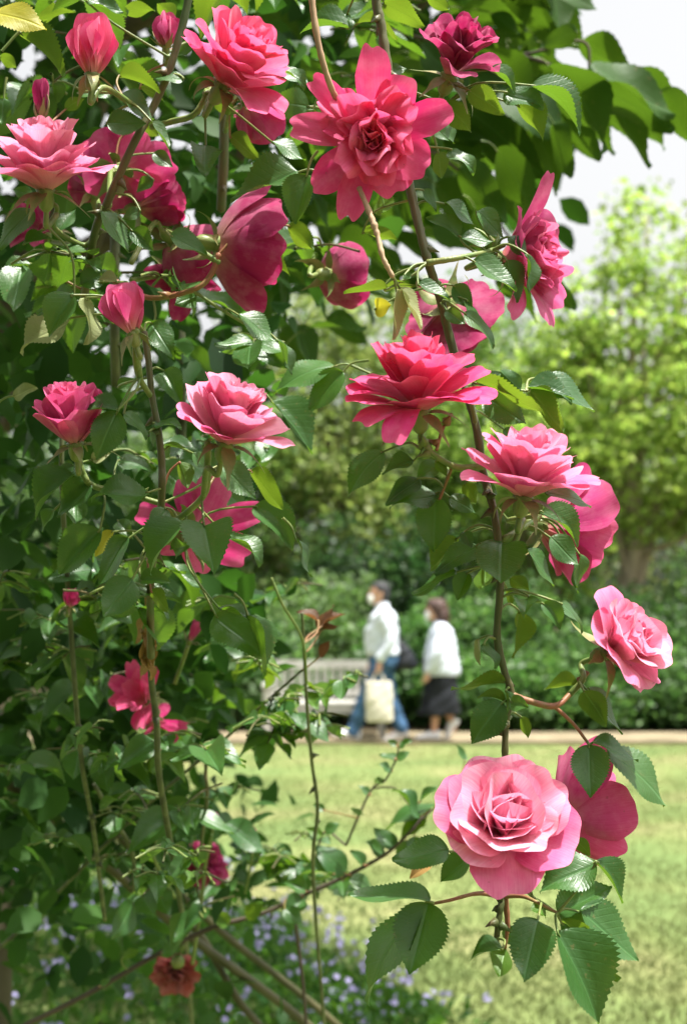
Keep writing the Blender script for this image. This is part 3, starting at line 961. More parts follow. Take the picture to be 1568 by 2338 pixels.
class Plant:
    """a rose with its canes; leaves hook on to the nearest cane point"""
    def __init__(self, name, base, label, cat, group=None):
        self.o = thing(name, base, label, cat, group)
        self.pts = []

    def cane(self, pix, r, mat='cane', name='cane', thorns=0, seed=0, sides=8, knots=.05):
        pts = smooth_path([P(*p) for p in pix], 9)
        sd = np.random.default_rng(seed)
        r = np.asarray(r) * (.68 if mat.startswith('cane') else .82)
        parts = [tube_vf(pts, r, sides, knots=knots, seed=seed)]
        r0 = r if np.ndim(r) == 0 else float(np.mean(r))
        for k in range(thorns):
            i = sd.integers(2, len(pts) - 2)
            T = nrm(pts[i + 1] - pts[i - 1])
            n = nrm(np.cross(T, sd.normal(size=3)))
            b = pts[i] + n * r0 * .7
            parts.append(tube_vf([b, b + n * .004 + T * .001, b + n * .0085 + T * .0035], [.0038, .0019, .0003], 5))
        V, Fc = join(parts)
        o = mesh_obj(name, V, Fc, M[mat], self.o)
        self.pts.extend(pts)
        return pts

    def leaf3d(self, B, D, N, L, W, key='g', var=None, petiole=True, sd=rng, name='leaf'):
        D, = (nrm(D),)
        N = nrm(np.asarray(N) - D * np.dot(N, D))
        X = np.cross(D, N)
        me = LEAFM[key][var if var is not None else int(sd.integers(len(LEAFM[key])))]
        o = bpy.data.objects.new(name, me)
        o.matrix_basis = basis(X * W, D * L, N * L, B)
        COL.objects.link(o)
        under(o, self.o)
        if petiole and self.pts:
            A = np.asarray(self.pts)
            dist = np.linalg.norm(A - B, axis=1)
            i = int(np.argmin(dist))
            if petiole != 'stub' and dist[i] < 0.075:
                e = A[i]
                if dist[i] > .004:
                    m = (B + e) / 2 + np.array([0, 0, .05 * dist[i]])
                    pth = smooth_path([e, m - D * .15 * dist[i], B, B + D * L * .06], 4)
                    mesh_obj('leaf_stalk', *tube_vf(pth, [.0011, .0009, .0007], 5, False), M['green_stem' if (len(self.pts) + int(bool(key == 'y'))) % 3 else 'red_stem'], o)
            else:
                pth = smooth_path([B - D * .03 + np.array([0, 0, -.012]), B - D * .01, B + D * L * .06], 4)
                mesh_obj('leaf_stalk', *tube_vf(pth, [.0013, .0010, .0008], 5, False), M['green_stem'], o)
        return o

    def leaf(self, bx, by, tx, ty, w, d, key='g', lean=1.0, var=None, sd=rng, A=0.70, under_side=False):
        """from pixels: base, tip and seen width of the blade; the blade is taken as 0.70 as wide as long, so what is seen narrower is
        rolled about its axis and what is seen shorter points at the viewer"""
        l = math.hypot(tx - bx, ty - by)
        if w / l <= A:
            Lp, dep, roll = l, 0.12 * l * sd.uniform(-1, 1), math.acos(max(.12, min(1, w / l / A))) * lean
        else:
            Lp = w / A
            dep = -math.sqrt(Lp ** 2 - l ** 2)
            roll = 0.12 * lean
        k = d / F
        B, T = P(bx, by, d), P(tx, ty, d + dep * k)
        D = nrm(T - B)
        tocam = nrm(EYE - B)
        n0 = nrm(tocam - D * np.dot(tocam, D))
        s = np.cross(D, n0)
        if s[2] < 0:
            s = -s
        if lean < 0:
            s = -s
        N = n0 * math.cos(roll) + s * math.sin(abs(roll))
        if under_side:      # the blade turns its underside to the viewer, its face to the sky
            roll = max(roll, .45)
            N = -n0 * math.cos(roll) + s * math.sin(roll)
        elif N[2] < -0.35:
            N = -N
        return self.leaf3d(B, D, N, np.linalg.norm(T - B), Lp * A * k, key, var, sd=sd)

    def leaves(self, region, rows, d):
        ox, oy = REG[region]
        for r in rows:
            bx, by, tx, ty, w = r[:5]
            key = r[5] if len(r) > 5 else 'g'
            dd = d + (r[6] if len(r) > 6 else 0) + rng.uniform(-.015, .015)
            self.leaf(ox + bx * .5, oy + by * .5, ox + tx * .5, oy + ty * .5, w * .5, dd, key, 1.0, under_side=(key == 'y'))


REG = {1: (0, 0), 2: (628, 0), 3: (0, 584.5), 4: (784, 584.5), 5: (0, 1169), 6: (784, 1169), 7: (0, 1753.5), 8: (784, 1753.5)}


# ------------------------------------------------------------------ rose blooms
def petal_vf(L, W, th0, th1, az, r0=0.003, z0=0.0, p=1.0, cup=0.6, ruf=0.05, curl=0.0, seed=0, twist=0.0, side=0.0, nu=21, nv=17, notch=0.03):
    sd = np.random.default_rng(seed)
    u = np.linspace(-1, 1, nu)[None, :]
    v = np.linspace(0, 1, nv)[:, None]
    smax = 1 - 0.27 * np.abs(u) ** 3.4 - notch * np.exp(-(u / .2) ** 2) + 0.02 * np.sin(5 * u + sd.uniform(0, 6)) + .010 * np.sin(9 * u + sd.uniform(0, 6))
    s = v * smax
    # radial profile, integrated finely
    ss = np.linspace(0, 1.1, 60)
    th = th0 + (th1 - th0) * ss ** p + curl * np.clip((ss - .72) / .28, 0, 1.3) ** 2
    ds = ss[1] - ss[0]
    R = r0 + np.concatenate(([0], np.cumsum(np.sin(th[:-1]) * ds * L)))
    Z = z0 + np.concatenate(([0], np.cumsum(np.cos(th[:-1]) * ds * L)))
    r, z, t = np.interp(s, ss, R), np.interp(s, ss, Z), np.interp(s, ss, th)
    wprof = 0.22 + 0.78 * np.sin(np.clip(s / .72, 0, 1) * math.pi / 2) ** 1.15
    lat0 = u * W / 2 * wprof
    kap = cup / (W / 2) * (1 - 0.25 * s)
    lat = np.sin(kap * lat0) / np.maximum(kap, 1e-6) if cup > 1e-3 else lat0
    lift = (1 - np.cos(kap * lat0)) / np.maximum(kap, 1e-6) if cup > 1e-3 else 0 * lat0
    a, b, c = sd.uniform(0, 6.28, 3)
    f1, f2 = sd.uniform(2.2, 3.6), sd.uniform(4.5, 7)
    h = ruf * W * s ** 1.6 * ((0.35 + .65 * np.abs(u) ** 1.3) * np.sin(f1 * u + a) + .45 * np.sin(f2 * u + 3 * s + b) + .4 * np.sin(5 * s + 2 * u + c))
    h = h + .18 * ruf * W * s ** 5 * np.sin(sd.uniform(7, 10) * u + b) + .014 * W * s ** 3 * np.sin(sd.uniform(5, 8) * u + c)
    h = h - side * W * np.clip(np.abs(u) - .6, 0, 1) ** 1.5 * s      # margins rolled back
    lift = lift + h
    lat = lat + twist * s * L * .3
    r = r - np.cos(t) * lift
    z = z + np.sin(t) * lift
    x = r * math.cos(az) - lat * math.sin(az)
    y = r * math.sin(az) + lat * math.cos(az)
    V = np.stack([x, y, z], -1).reshape(-1, 3)
    uv = np.stack([np.broadcast_to(u * .5 + .5, s.shape) + az, s], -1).reshape(-1, 2)
    return V, grid_faces(nu, nv), uv, np.broadcast_to(s, s.shape).reshape(-1), np.broadcast_to(u, s.shape).reshape(-1)


def petal_color(s, u, cin, cout, ring, sd):
    c = np.asarray(cin) * (1 - ring) + np.asarray(cout) * ring
    c = c * (1 + sd.normal(0, .05))
    col = np.repeat(c[None], len(s), 0)
    claw = np.array([0.80, 0.62, 0.36])
    k = (np.clip(1 - s * 2.6, 0, 1) ** 1.5)[:, None] * .75
    col = col * (1 - k) + claw * k
    e = (np.clip((s - .55) / .45, 0, 1) ** 2)[:, None] * sd.uniform(.05, .65)
    col = col * (1 - np.abs(e)) + np.asarray(cin if e.sum() > 0 else cout) * np.abs(e)
    return np.clip(col, 0, .95)


R_ = math.radians
STY = {
    # rings: count, L, W, th0, th1, p, cup, ruf, curl, z0, ring colour, side-roll
    'open': [(6, 1.0, 1.08, 35, 88, .9, .55, .05, .35, 0, 1.0, .1), (6, .92, .96, 26, 52, .9, .75, .05, .7, .02, .15, .15),
             (5, .80, .88, 18, 30, .9, .9, .05, .6, .04, .05, .12), (4, .68, .82, 18, 2, .9, 1.1, .03, .5, .06, .05, .06), (3, .64, .98, 42, -48, .8, 1.2, .012, .25, .07, .05, 0)],
    'loose': [(6, .88, .70, 40, 88, .8, .5, .08, .3, 0, .9, .12), (9, .78, .56, 26, 60, .9, .6, .22, .5, .02, .55, .2), (9, .68, .52, 14, 40, 1, .8, .28, .5, .05, .35, .15),
              (8, .46, .40, 0, 20, 1, 1.0, .26, .4, .08, .2, 0), (5, .42, .34, 0, -10, 1, 1.1, .2, .3, .1, .15, 0)],
    'peony': [(7, .98, .78, 55, 82, .8, .55, .06, .2, 0, .95, .1), (7, .96, .72, 38, 54, .9, .65, .06, .35, .02, .55, .1), (8, .92, .6, 22, 34, .9, .75, .08, .35, .03, .3, .1),
              (8, .78, .5, 14, 26, 1, .8, .13, .35, .05, .15, .06), (9, .66, .40, 4, 14, 1, .9, .18, .3, .06, .05, 0)],
    'cup': [(5, .95, 1.05, 46, 26, .8, .8, .05, .4, 0, .9, .1), (5, .96, .9, 30, 14, .9, .9, .05, .4, .02, .6, .08), (6, .9, .7, 14, 8, 1, 1, .07, .3, .04, .3, 0), (6, .85, .45, 6, 2, 1, 1, .12, .3, .06, .1, 0)],
    'bell': [(5, 1.0, 1.0, 88, 12, .75, .85, .04, .35, 0, .9, .08), (5, .9, .9, 66, 8, .8, .95, .05, .3, .02, .7, .05), (5, .75, .6, 36, 4, .9, 1, .08, .2, .04, .4, 0)],
    'flat': [(6, 1.0, .95, 52, 84, .8, .45, .06, .25, 0, 1.0, .08), (6, .85, .82, 32, 62, .9, .55, .07, .3, .02, .7, .08), (6, .6, .55, 15, 40, 1, .7, .1, .3, .04, .4, 0)],
    'bud': [(3, 1.0, 1.25, 34, -20, .7, 1.15, .02, .5, 0, .85, 0), (3, 1.04, 1.1, 26, -16, .75, 1.2, .02, .3, .01, .5, 0), (3, .98, .8, 14, -10, .8, 1.3, .03, .1, .02, .3, 0)],
    'tight': [(4, 1.0, .62, 18, -13, .75, 1.35, .01, 0, 0, .9, 0)],
    'wilt': [(5, .9, .7, 30, 70, .8, .9, .14, .6, 0, 1, .25), (7, .85, .6, 14, 52, .9, 1, .2, .7, .02, .8, .2), (7, .8, .5, 4, 26, 1, 1.2, .24, .6, .04, .6, .1), (5, .7, .4, 0, 5, 1, 1.2, .24, .4, .06, .5, 0)],
    'thin': [(5, 1.0, .5, 40, 80, .8, .7, .1, .3, 0, 1, .1), (5, .85, .45, 20, 55, .8, .8, .1, .3, .02, .8, .1)],
}
PINK = dict(hot=((0.94, 0.21, 0.37), (0.76, 0.055, 0.24)), pale=((0.95, 0.53, 0.64), (0.76, 0.11, 0.32)), mid=((0.83, 0.23, 0.41), (0.62, 0.055, 0.25)),
            deep=((0.54, 0.045, 0.19), (0.40, 0.022, 0.13)), soft=((0.95, 0.50, 0.62), (0.82, 0.20, 0.40)), brick=((0.38, 0.11, 0.08), (0.30, 0.075, 0.06)))


def bloom(plant, x, y, d, axis, R, style, pal, seed, guards=None, stem=None, lift=0.0, name='rose_bloom', roll=0.0, skip_ring0=False, sep=5, sep_th=(100, 165), label=None, stem_r=.0021, jitter=1.0):
    """axis: the way the flower faces as (right, up, towards the camera); R: petal length in metres; lift: how far, in R, the
    seen centre lies along the axis from the flower's base"""
    sd = np.random.default_rng(seed)
    ax = nrm(RT * axis[0] + UP * axis[1] - FW * axis[2])
    X = nrm(RT - ax * np.dot(RT, ax)) if abs(axis[0]) < .93 else nrm(-FW - ax * np.dot(-FW, ax))
    Y = np.cross(ax, X)
    if roll:
        X, Y = X * math.cos(roll) + Y * math.sin(roll), -X * math.sin(roll) + Y * math.cos(roll)
    base = P(x, y, d) - ax * R * lift
    b = bpy.data.objects.new(name, None)
    b.empty_display_size = .02
    b.matrix_basis = basis(X, Y, ax, base)
    COL.objects.link(b)
    under(b, plant.o)
    if label:
        b['label'] = label
    cin, cout = PINK[pal]
    k = 0
    rings = STY[style]
    plist = []
    for ri, (n, L, W, a0, a1, p, cup, ruf, curl, z0, rc, sr) in enumerate(rings):
        if ri == 0 and guards is not None:
            for g in guards:      # azimuth, length, width, end angle
                plist.append((R_(g[0]), g[1], g[2], a0, g[3], p, cup * (g[4] if len(g) > 4 else .7), ruf, curl, z0, g[5] if len(g) > 5 else rc, sr))
            continue
        off = sd.uniform(0, 6.28)
        for i in range(n):
            az = off + 2 * math.pi * i / n + sd.normal(0, .16) * jitter
            sp = 14 if style in ('loose', 'wilt', 'peony') else 7
            sp *= jitter
            plist.append((az, L * sd.uniform(.86, 1.1), W * sd.uniform(.85, 1.15), a0 + sd.normal(0, sp * .5), a1 + sd.normal(0, sp), p, cup * sd.uniform(.75, 1.25), ruf * sd.uniform(.6, 1.5), curl * sd.uniform(-.2, 1.4), z0, rc, sr * sd.uniform(0, 1.6)))
    for (az, L, W, a0, a1, p, cup, ruf, curl, z0, rc, sr) in plist:
        k += 1
        V, Fc, uv, s, u = petal_vf(L * R, W * R, R_(a0), R_(a1), az, .05 * R, (z0 - .0) * R + .0004 * k, p, cup, ruf, curl, seed * 97 + k, sd.normal(0, .12) * jitter, sr)
        me = bpy.data.meshes.new('petal')
        me.from_pydata([tuple(q) for q in V.tolist()], [], Fc)
        finish(me, M['petal'], True, petal_color(s, u, cin, cout, min(1, max(0, rc + sd.normal(0, .1))), sd), uv)
        o = bpy.data.objects.new('petal', me)
        COL.objects.link(o)
        o.parent = b
    # calyx cup, hip and sepals
    hr = min(.006, .13 * R)
    hv = tube_vf([(0, 0, -.30 * R), (0, 0, -.24 * R), (0, 0, -.13 * R), (0, 0, -.03 * R), (0, 0, .03 * R)], [hr * .4, hr * .85, hr * 1.05, hr * .95, hr * 1.25], 10)
    me = bpy.data.meshes.new('calyx')
    me.from_pydata([tuple(map(float, q)) for q in hv[0]], [], hv[1])
    finish(me, M['green_stem'])
    o = bpy.data.objects.new('calyx', me)
    COL.objects.link(o)
    o.parent = b
    for i in range(sep):
        az = 2 * math.pi * i / max(1, sep) + sd.normal(0, .2)
        Ls = min(.030, R * .62) * sd.uniform(.8, 1.25)
        V, Fc = sepal_vf(Ls, Ls * .27, R_(sep_th[0] + sd.normal(0, 12)), R_(sep_th[1] + sd.normal(0, 22)), az, hr * 1.05, -.02 * R, sd)
        me = bpy.data.meshes.new('sepal')
        me.from_pydata(V, [], Fc)
        finish(me, M['sepal'])
        o = bpy.data.objects.new('sepal', me)
        COL.objects.link(o)
        o.parent = b
    # flower stalk from the hip to the given pixels
    tail = base - ax * R * .30
    if stem:
        pts = [base - ax * R * .2, tail, tail - ax * R * .22] + [P(*q) for q in stem]
        pts = smooth_path(pts, 6)
        mesh_obj('stalk', *tube_vf(pts, [stem_r * .95, stem_r, stem_r * 1.15], 8, seed=seed), M['green_stem'], b)
        plant.pts.extend(pts)
    return b


def sepal_vf(L, W, th0, th1, az, r0, z0, sd):
    n = 9
    th = np.linspace(th0, th1, n) + np.linspace(0, 1, n) ** 2 * sd.normal(0, .5)
    r = r0 + np.concatenate(([0], np.cumsum(np.sin(th[:-1]) * L / (n - 1))))
    z = z0 + np.concatenate(([0], np.cumsum(np.cos(th[:-1]) * L / (n - 1))))
    V = []
    for i in range(n):
        t = i / (n - 1)
        w = W / 2 * (1 - t) ** .8 * (0.75 + .8 * math.sin(math.pi * min(1, t * 1.6))) + .0003
        for u in (-1, 0, 1):
            lift = .25 * w * abs(u)
            rr, zz = r[i] - math.cos(th[i]) * lift, z[i] + math.sin(th[i]) * lift
            V.append((rr * math.cos(az) - u * w * math.sin(az), rr * math.sin(az) + u * w * math.cos(az), zz))
    return V, grid_faces(3, n)


# ------------------------------------------------------------------ the rose cane hanging on the right
A = Plant('climbing_rose', tuple(P(1150, 1740, 1.02)), 'long rose cane trailing down the right side with ten hot pink and pale pink blooms', 'rose')
DA = 1.02
A.cane([(852, -120, DA), (858, 0, DA), (870, 60, DA), (890, 190, DA), (915, 330, DA + .02), (938, 440, DA + .02), (973, 585, DA + .01), (1004, 680, DA + .02), (1029, 780, DA + .03), (1084, 965, DA + .01),
        (1104, 1085, DA + .01), (1129, 1180, DA), (1142, 1319, DA), (1134, 1449, DA), (1150, 1530, DA), (1167, 1584, DA), (1155, 1644, DA), (1152, 1739, DA), (1156, 1860, DA + .02), (1150, 1990, DA), (1146, 2046, DA - .03), (1138, 2100, DA - .035), (1132, 2152, DA - .035)],
       [.0052, .0050, .0048, .0043, .0040, .0036, .0034, .003], 'cane', thorns=30, seed=3, sides=10, knots=.11)
# flower stalks and side shoots
A.cane([(1104, 1065, DA), (1040, 1066, DA - .01), (985, 1033, DA - .02), (962, 1000, DA - .02)], [.0032, .0026, .0022], 'green_stem', 'side_shoot', 2, 4)
A.cane([(996, 1028, DA - .02), (1010, 980, DA - .01), (1030, 945, DA)], [.0016, .0014], 'red_stem', 'side_shoot', 3, 5)
A.cane([(1030, 1070, DA - .01), (1015, 1110, DA), (1003, 1140, DA)], [.0014, .0012], 'red_stem', 'side_shoot', 0, 6)
A.cane([(1167, 1586, DA), (1205, 1600, DA), (1264, 1612, DA), (1300, 1585, DA + .01), (1340, 1535, DA + .02)], [.003, .0028, .0024], 'red_stem', 'side_shoot', 1, 7)
A.cane([(1264, 1612, DA), (1309, 1654, DA), (1344, 1700, DA)], [.0018, .0013], 'red_stem', 'side_shoot', 0, 8)
A.cane([(1146, 2046, DA - .03), (1090, 2040, DA - .04), (1024, 2056, DA - .05), (982, 2064, DA - .05)], [.0026, .0016, .0012], 'red_stem', 'side_shoot', 0, 9)
A.cane([(1146, 2046, DA - .03), (1190, 2046, DA - .04), (1225, 2060, DA - .05), (1272, 2084, DA - .05)], [.0026, .0016, .0012], 'red_stem', 'side_shoot', 0, 10)
A.cane([(1152, 2050, DA - .03), (1158, 2110, DA - .03), (1152, 2165, DA - .03)], [.003, .0022, .0014], 'red_stem', 'side_shoot', 0, 11)
A.cane([(1190, 1990, DA), (1200, 2030, DA), (1228, 2060, DA - .03)], [.0018, .0015], 'green_stem', 'side_shoot', 0, 12)
A.cane([(975, 600, DA), (1040, 590, DA), (1110, 575, DA + .02), (1150, 560, DA + .04)], [.003, .0024, .002], 'green_stem', 'side_shoot', 1, 13)
A.cane([(890, 200, DA + .01), (960, 270, DA + .03), (1020, 235, DA + .05)], [.003, .0024], 'green_stem', 'side_shoot', 1, 14)
A.cane([(1084, 965, DA), (1075, 900, DA), (1110, 885, DA), (1170, 888, DA), (1200, 893, DA)], [.002, .0014, .001], 'green_stem', 'side_shoot', 0, 15)
# woody twigs
A.cane([(706, -100, .97), (712, 0, .97), (728, 105, .97), (752, 190, .975), (775, 240, .99)], [.0029, .0026, .0024], 'twig', 'dead_twig', 0, 16, knots=.12)
A.cane([(820, 430, .99), (845, 490, .97), (862, 540, .965), (874, 588, .96), (896, 632, .96)], [.0022, .0027, .0022, .002], 'twig', 'dead_twig', 0, 17, knots=.22)

bloom(A, 853, 312, 1.00, (-.05, -.12, 1), .056, 'loose', 'hot', 101,
      guards=[(150, 1.1, .34, 88, 1.2, .7), (176, 1.12, .42, 88, .9, .6), (206, 1.02, .46, 96, .6, 1), (252, 1.2, .44, 84, 1.0, .8), (97, 1.15, .46, 82, 1.0, .6), (60, .9, .5, 74, .7, .7), (12, 1.1, .46, 86, .9, .7), (-34, .86, .6, 80), (-68, .84, .6, 84)],
      stem=[(905, 330, 1.04)], lift=.25, jitter=3.0, label='large splayed hot pink bloom facing the viewer')
bloom(A, 1042, 130, 1.05, (.30, .75, .50), .046, 'wilt', 'deep', 102, stem=[(1010, 240, 1.07), (960, 270, 1.05)], lift=.35, label='crumpled withering deep pink bloom at the top')
bloom(A, 1165, 590, 1.08, (.84, .12, .42), .054, 'loose', 'mid', 103, guards=[(98, 1.35, .45, 58, 1.2), (50, 1.05, .8, 62), (10, 1.0, .9, 66), (-30, 1.05, .85, 66), (-75, 1.2, .7, 74), (-112, 1.25, .45, 108), (165, .9, .8, 62), (-150, .9, .8, 66)], stem=[(1130, 580, 1.06)], lift=.15)
bloom(A, 1020, 700, 1.16, (.3, -.5, -.6), .046, 'flat', 'deep', 104, stem=[(1010, 660, 1.06)], lift=.1)
bloom(A, 955, 890, .99, (-.06, .95, .30), .051, 'peony', 'hot', 105,
      guards=[(-160, 1.05, .75, 88), (-140, 1.0, .6, 118, .7, 1), (-112, 1.1, .45, 140, .8, 1), (-88, .7, .95, 70), (-50, 1.0, .9, 84), (-32, 1.12, .75, 100, .9, 1), (5, 1.05, .7, 70), (60, 1, .8, 80), (120, 1, .8, 80), (165, 1.0, .8, 74), (188, 1.0, .7, 84)],
      stem=[(962, 1000, DA - .02), (980, 1028, DA - .02)], lift=.32, label='bright hot pink bloom opening upwards in mid cane')
bloom(A, 1200, 1088, .98, (.12, .96, .22), .0455, 'peony', 'soft', 106,
      guards=[(-150, 1.15, .7, 92), (-100, .9, .9, 62), (-70, .72, .8, 70, .9, .9), (-35, 1.0, .8, 80), (-8, 1.15, .7, 80), (40, 1.1, .8, 80), (100, 1, .9, 75), (160, 1.1, .7, 66)],
      stem=[(1193, 1190, DA), (1155, 1290, DA)], lift=.34, label='soft pink bloom with translucent petals opening upwards')
bloom(A, 1248, 1200, 1.10, (.74, -.10, -.28), .053, 'cup', 'mid', 107, guards=[(95, 1.0, 1.0, 50, .9), (30, 1.0, 1.0, 44, 1.0), (155, .9, .9, 56), (-85, 1.1, 1.0, 66, .8), (-30, 1.1, 1.0, 50, .9), (-140, 1.0, .8, 70)], stem=[(1230, 1180, 1.06), (1150, 1230, DA)], lift=.12)
bloom(A, 1418, 1470, 1.02, (.62, .42, .55), .044, 'open', 'soft', 108, stem=[(1330, 1550, 1.03), (1300, 1585, 1.03)], lift=.34, sep_th=(95, 120), label='soft pink bloom turned to the side on its own short stalk')
bloom(A, 1145, 1884, .95, (.04, .58, .80), .0535, 'open', 'pale', 109,
      guards=[(178, 1.08, .9, 66, .8, 1), (95, .95, 1.0, 62, .8, .25), (45, .95, .95, 60, .8, .3), (-28, 1.08, 1.0, 80, .6, 1.1), (-88, 1.08, .92, 98, .45, 1.0), (140, .95, .9, 60, .8, .5), (-140, .95, .9, 74, .7, .3), (10, 1.0, .8, 60, .8, .35)],
      stem=[(1175, 1990, 1.0), (1150, 2040, DA - .03)], lift=.22, label='largest pale pink bloom facing the viewer above the lawn')
bloom(A, 1305, 1860, 1.06, (.66, .05, -.30), .050, 'bell', 'mid', 110, guards=[(100, 1.15, .95, 14, 1), (35, 1.05, .95, 14, 1), (150, .95, .9, 22), (-80, 1.25, .95, 50, .8), (-20, 1.15, .95, 18, 1), (-130, 1.05, .9, 46)], stem=[(1240, 1900, 1.05), (1190, 1990, 1.0)], lift=.2)

A.leaves(8, [(395, 612, 25, 555, 95), (385, 618, 300, 935, 255), (390, 625, 18, 990, 165, 'g', .01), (885, 700, 825, 925, 215, 'g', -.02), (975, 660, 1205, 515, 160, 'g', .01), (985, 675, 1130, 800, 130, 'g', .03),
             (1070, 655, 1362, 872, 190, 'g', .02), (975, 745, 1190, 1168, 265, 'g', -.02), (990, 700, 1238, 990, 60, 'y', .02), (1152, 428, 890, 560, 185, 'g', -.01), (1150, 425, 1288, 612, 85, 'g', .02), (1055, 320, 1125, 402, 70, 'y', .03),
             (480, 380, 222, 430, 150, 'g', .05), (585, 390, 435, 514, 120, 'g', .05), (725, 825, 568, 850, 70), (740, 820, 700, 958, 125, 'y', .01), (760, 720, 752, 808, 60, 'g', .02), (830, 545, 750, 560, 40, 'y', .03),
             (905, 620, 890, 690, 90, 'y', .03), (400, 440, 300, 500, 70, 'd', .2)], DA - .05)
A.leaves(6, [(1130, 1062, 1352, 1082, 75), (1118, 1065, 1130, 1298, 180, 'g', -.02), (1215, 1075, 1472, 1340, 140), (420, -70, 405, 182, 170), (722, 150, 715, 305, 240, 'g', -.02), (615, 148, 413, 282, 110), (830, 175, 970, 332, 62),
             (515, 275, 320, 390, 65), (567, 278, 516, 402, 90), (640, 245, 648, 372, 115, 'y', .03), (520, 120, 375, 252, 100, 'y', .04), (842, 380, 825, 466, 145, 'g', -.01), (800, 450, 812, 665, 75, 'y', .01), (905, 415, 1002, 527, 90),
             (985, 415, 1117, 525, 45), (900, -5, 1100, 125, 105, 'g', .03), (940, 115, 1068, 245, 115, 'g', .03), (1072, 190, 1100, 342, 52, 'g', .03), (1045, 225, 1060, 372, 42, 'g', .04), (742, 792, 500, 740, 58, 'y'),
             (735, 865, 620, 822, 32, 'y'), (728, 868, 572, 1052, 165, 'g', -.02), (765, 868, 838, 888, 80), (740, 815, 748, 935, 34), (735, 950, 655, 992, 60, 'y', .02), (808, 935, 848, 1030, 52, 'y', .01), (1072, 790, 914, 800, 66, 'y'),
             (1095, 815, 1200, 980, 120, 'y'), (1105, 808, 1285, 1006, 55, 'g', -.01), (640, 600, 700, 715, 50, 'g', -.01), (620, 580, 610, 700, 30, 'p'), (550, 90, 580, 150, 60), (760, 300, 850, 360, 70, 'y', .03), (745, 350, 770, 430, 40, 'y', .04)], DA)
A.leaves(4, [(185, 892, -5, 1062, 135), (320, 935, 170, 972, 70), (345, 1015, 190, 1135, 95), (430, 1080, 208, 1142, 115), (435, 945, 330, 1012, 85, 'g', .02), (360, 1130, 500, 1170, 90, 'g', .02), (610, 585, 718, 515, 62, 'g', .03), (805, 612, 712, 525, 100),
             (840, 600, 1055, 640, 80), (905, 558, 1155, 697, 80, 'g', .01), (850, 620, 1027, 762, 112, 'y', .01), (600, 580, 912, 692, 72, 'y'), (655, 650, 805, 742, 150, 'g', .01), (935, 620, 1045, 672, 50, 'g', .02), (590, 22, 800, 142, 92), (745, 20, 805, 208, 100, 'g', .02),
             (835, -10, 878, 160, 52), (500, 135, 590, 240, 92, 'g', .02), (550, 260, 712, 382, 62), (470, 250, 545, 300, 72), (560, 200, 602, 335, 45, 'g', .02), (340, 130, 490, 185, 52), (180, 145, 330, 132, 40, 'y'), (200, 150, 0, 148, 30, 'y'),
             (240, 150, 250, 382, 60, 'p', -.05), (256, 145, 372, 322, 38, 'p', -.05), (920, 1072, 1132, 1142, 52, 'g', -.04), (555, 1040, 605, 1132, 80, 'y', .02), (480, 1100, 600, 1170, 80, 'g', .02), (420, 940, 480, 1000, 60, 'y'), (280, 85, 305, 105, 40, 'g'),
             (530, 490, 600, 560, 60, 'g', .05), (730, 790, 800, 840, 60, 'g', .05), (150, 240, 210, 225, 90, 'o', .1), (610, 1030, 700, 1090, 80, 'g', .05)], DA)
A.leaves(2, [(972, 322, 1112, 402, 50), (1045, 420, 1228, 492, 105), (1165, 390, 1432, 552, 65), (885, 412, 1048, 522, 112, 'y'), (1100, 480, 1246, 622, 112, 'y', .02), (760, 478, 916, 586, 115, 'y', .02), (795, 680, 912, 792, 70), (742, 690, 762, 818, 92, 'y', .02),
             (672, 868, 742, 962, 46), (482, 882, 512, 1005, 112, 'y', .03), (842, 1080, 693, 985, 82), (770, 930, 932, 992, 50), (918, 968, 1060, 1062, 92), (845, 1092, 1000, 1110, 60, 'g'), (1062, 1082, 1150, 1180, 70), (1000, 1150, 940, 1085, 62, 'g', .01),
             (480, 108, 562, 180, 32, 'y'), (475, 100, 360, 100, 34, 'y'), (498, 8, 682, 122, 112, 'y', .05), (690, -20, 797, 42, 80, 'y', .05), (338, 128, 118, 100, 58, 'g', .03), (0, 285, 140, 398, 62, 'g', .03), (330, 60, 345, 135, 34, 'g', .02), (510, 330, 600, 300, 60, 'g', .05),
             (700, 560, 800, 640, 70, 'g', .06), (400, 1060, 560, 1080, 60, 'y', .05), (780, 560, 810, 660, 40, 'g', .04)], DA + .02)

# ------------------------------------------------------------------ the rose on the left
B = Plant('climbing_rose', tuple(P(370, 1500, 1.06)), 'leafy climbing rose filling the upper left with many pink blooms and buds', 'rose')
DB = 1.06
B.cane([(440, -120, DB + .03), (430, 0, DB + .03), (392, 145, DB + .03), (355, 235, DB + .03), (300, 340, DB + .02), (245, 465, DB + .03), (215, 540, DB + .05), (190, 700, DB + .12)], [.0045, .0045, .0048, .005], 'cane', thorns=8, seed=21, sides=10)
B.cane([(330, 758, DB), (340, 830, DB), (347, 900, DB), (362, 985, DB), (370, 1060, DB), (370, 1115, DB), (365, 1200, DB + .03), (345, 1320, DB + .1), (345, 1500, DB + .16)], [.0036, .0036, .0042, .0042, .005], 'cane', thorns=5, seed=22, sides=10)
B.cane([(480, 200, DB), (445, 260, DB), (395, 277, DB + .02), (345, 290, DB + .03)], [.0026, .003], 'green_stem', 'side_shoot', 1, 23)
B.cane([(310, 752, 1.0), (312, 825, 1.02), (320, 865, 1.04), (345, 905, DB)], [.0034, .003, .0026], 'green_stem', 'side_shoot', 0, 24)
B.cane([(475, 1010, 1.0), (474, 1060, 1.01), (466, 1130, 1.03), (400, 1190, DB), (366, 1200, DB + .03)], [.0032, .003, .0026], 'green_stem', 'side_shoot', 0, 25)
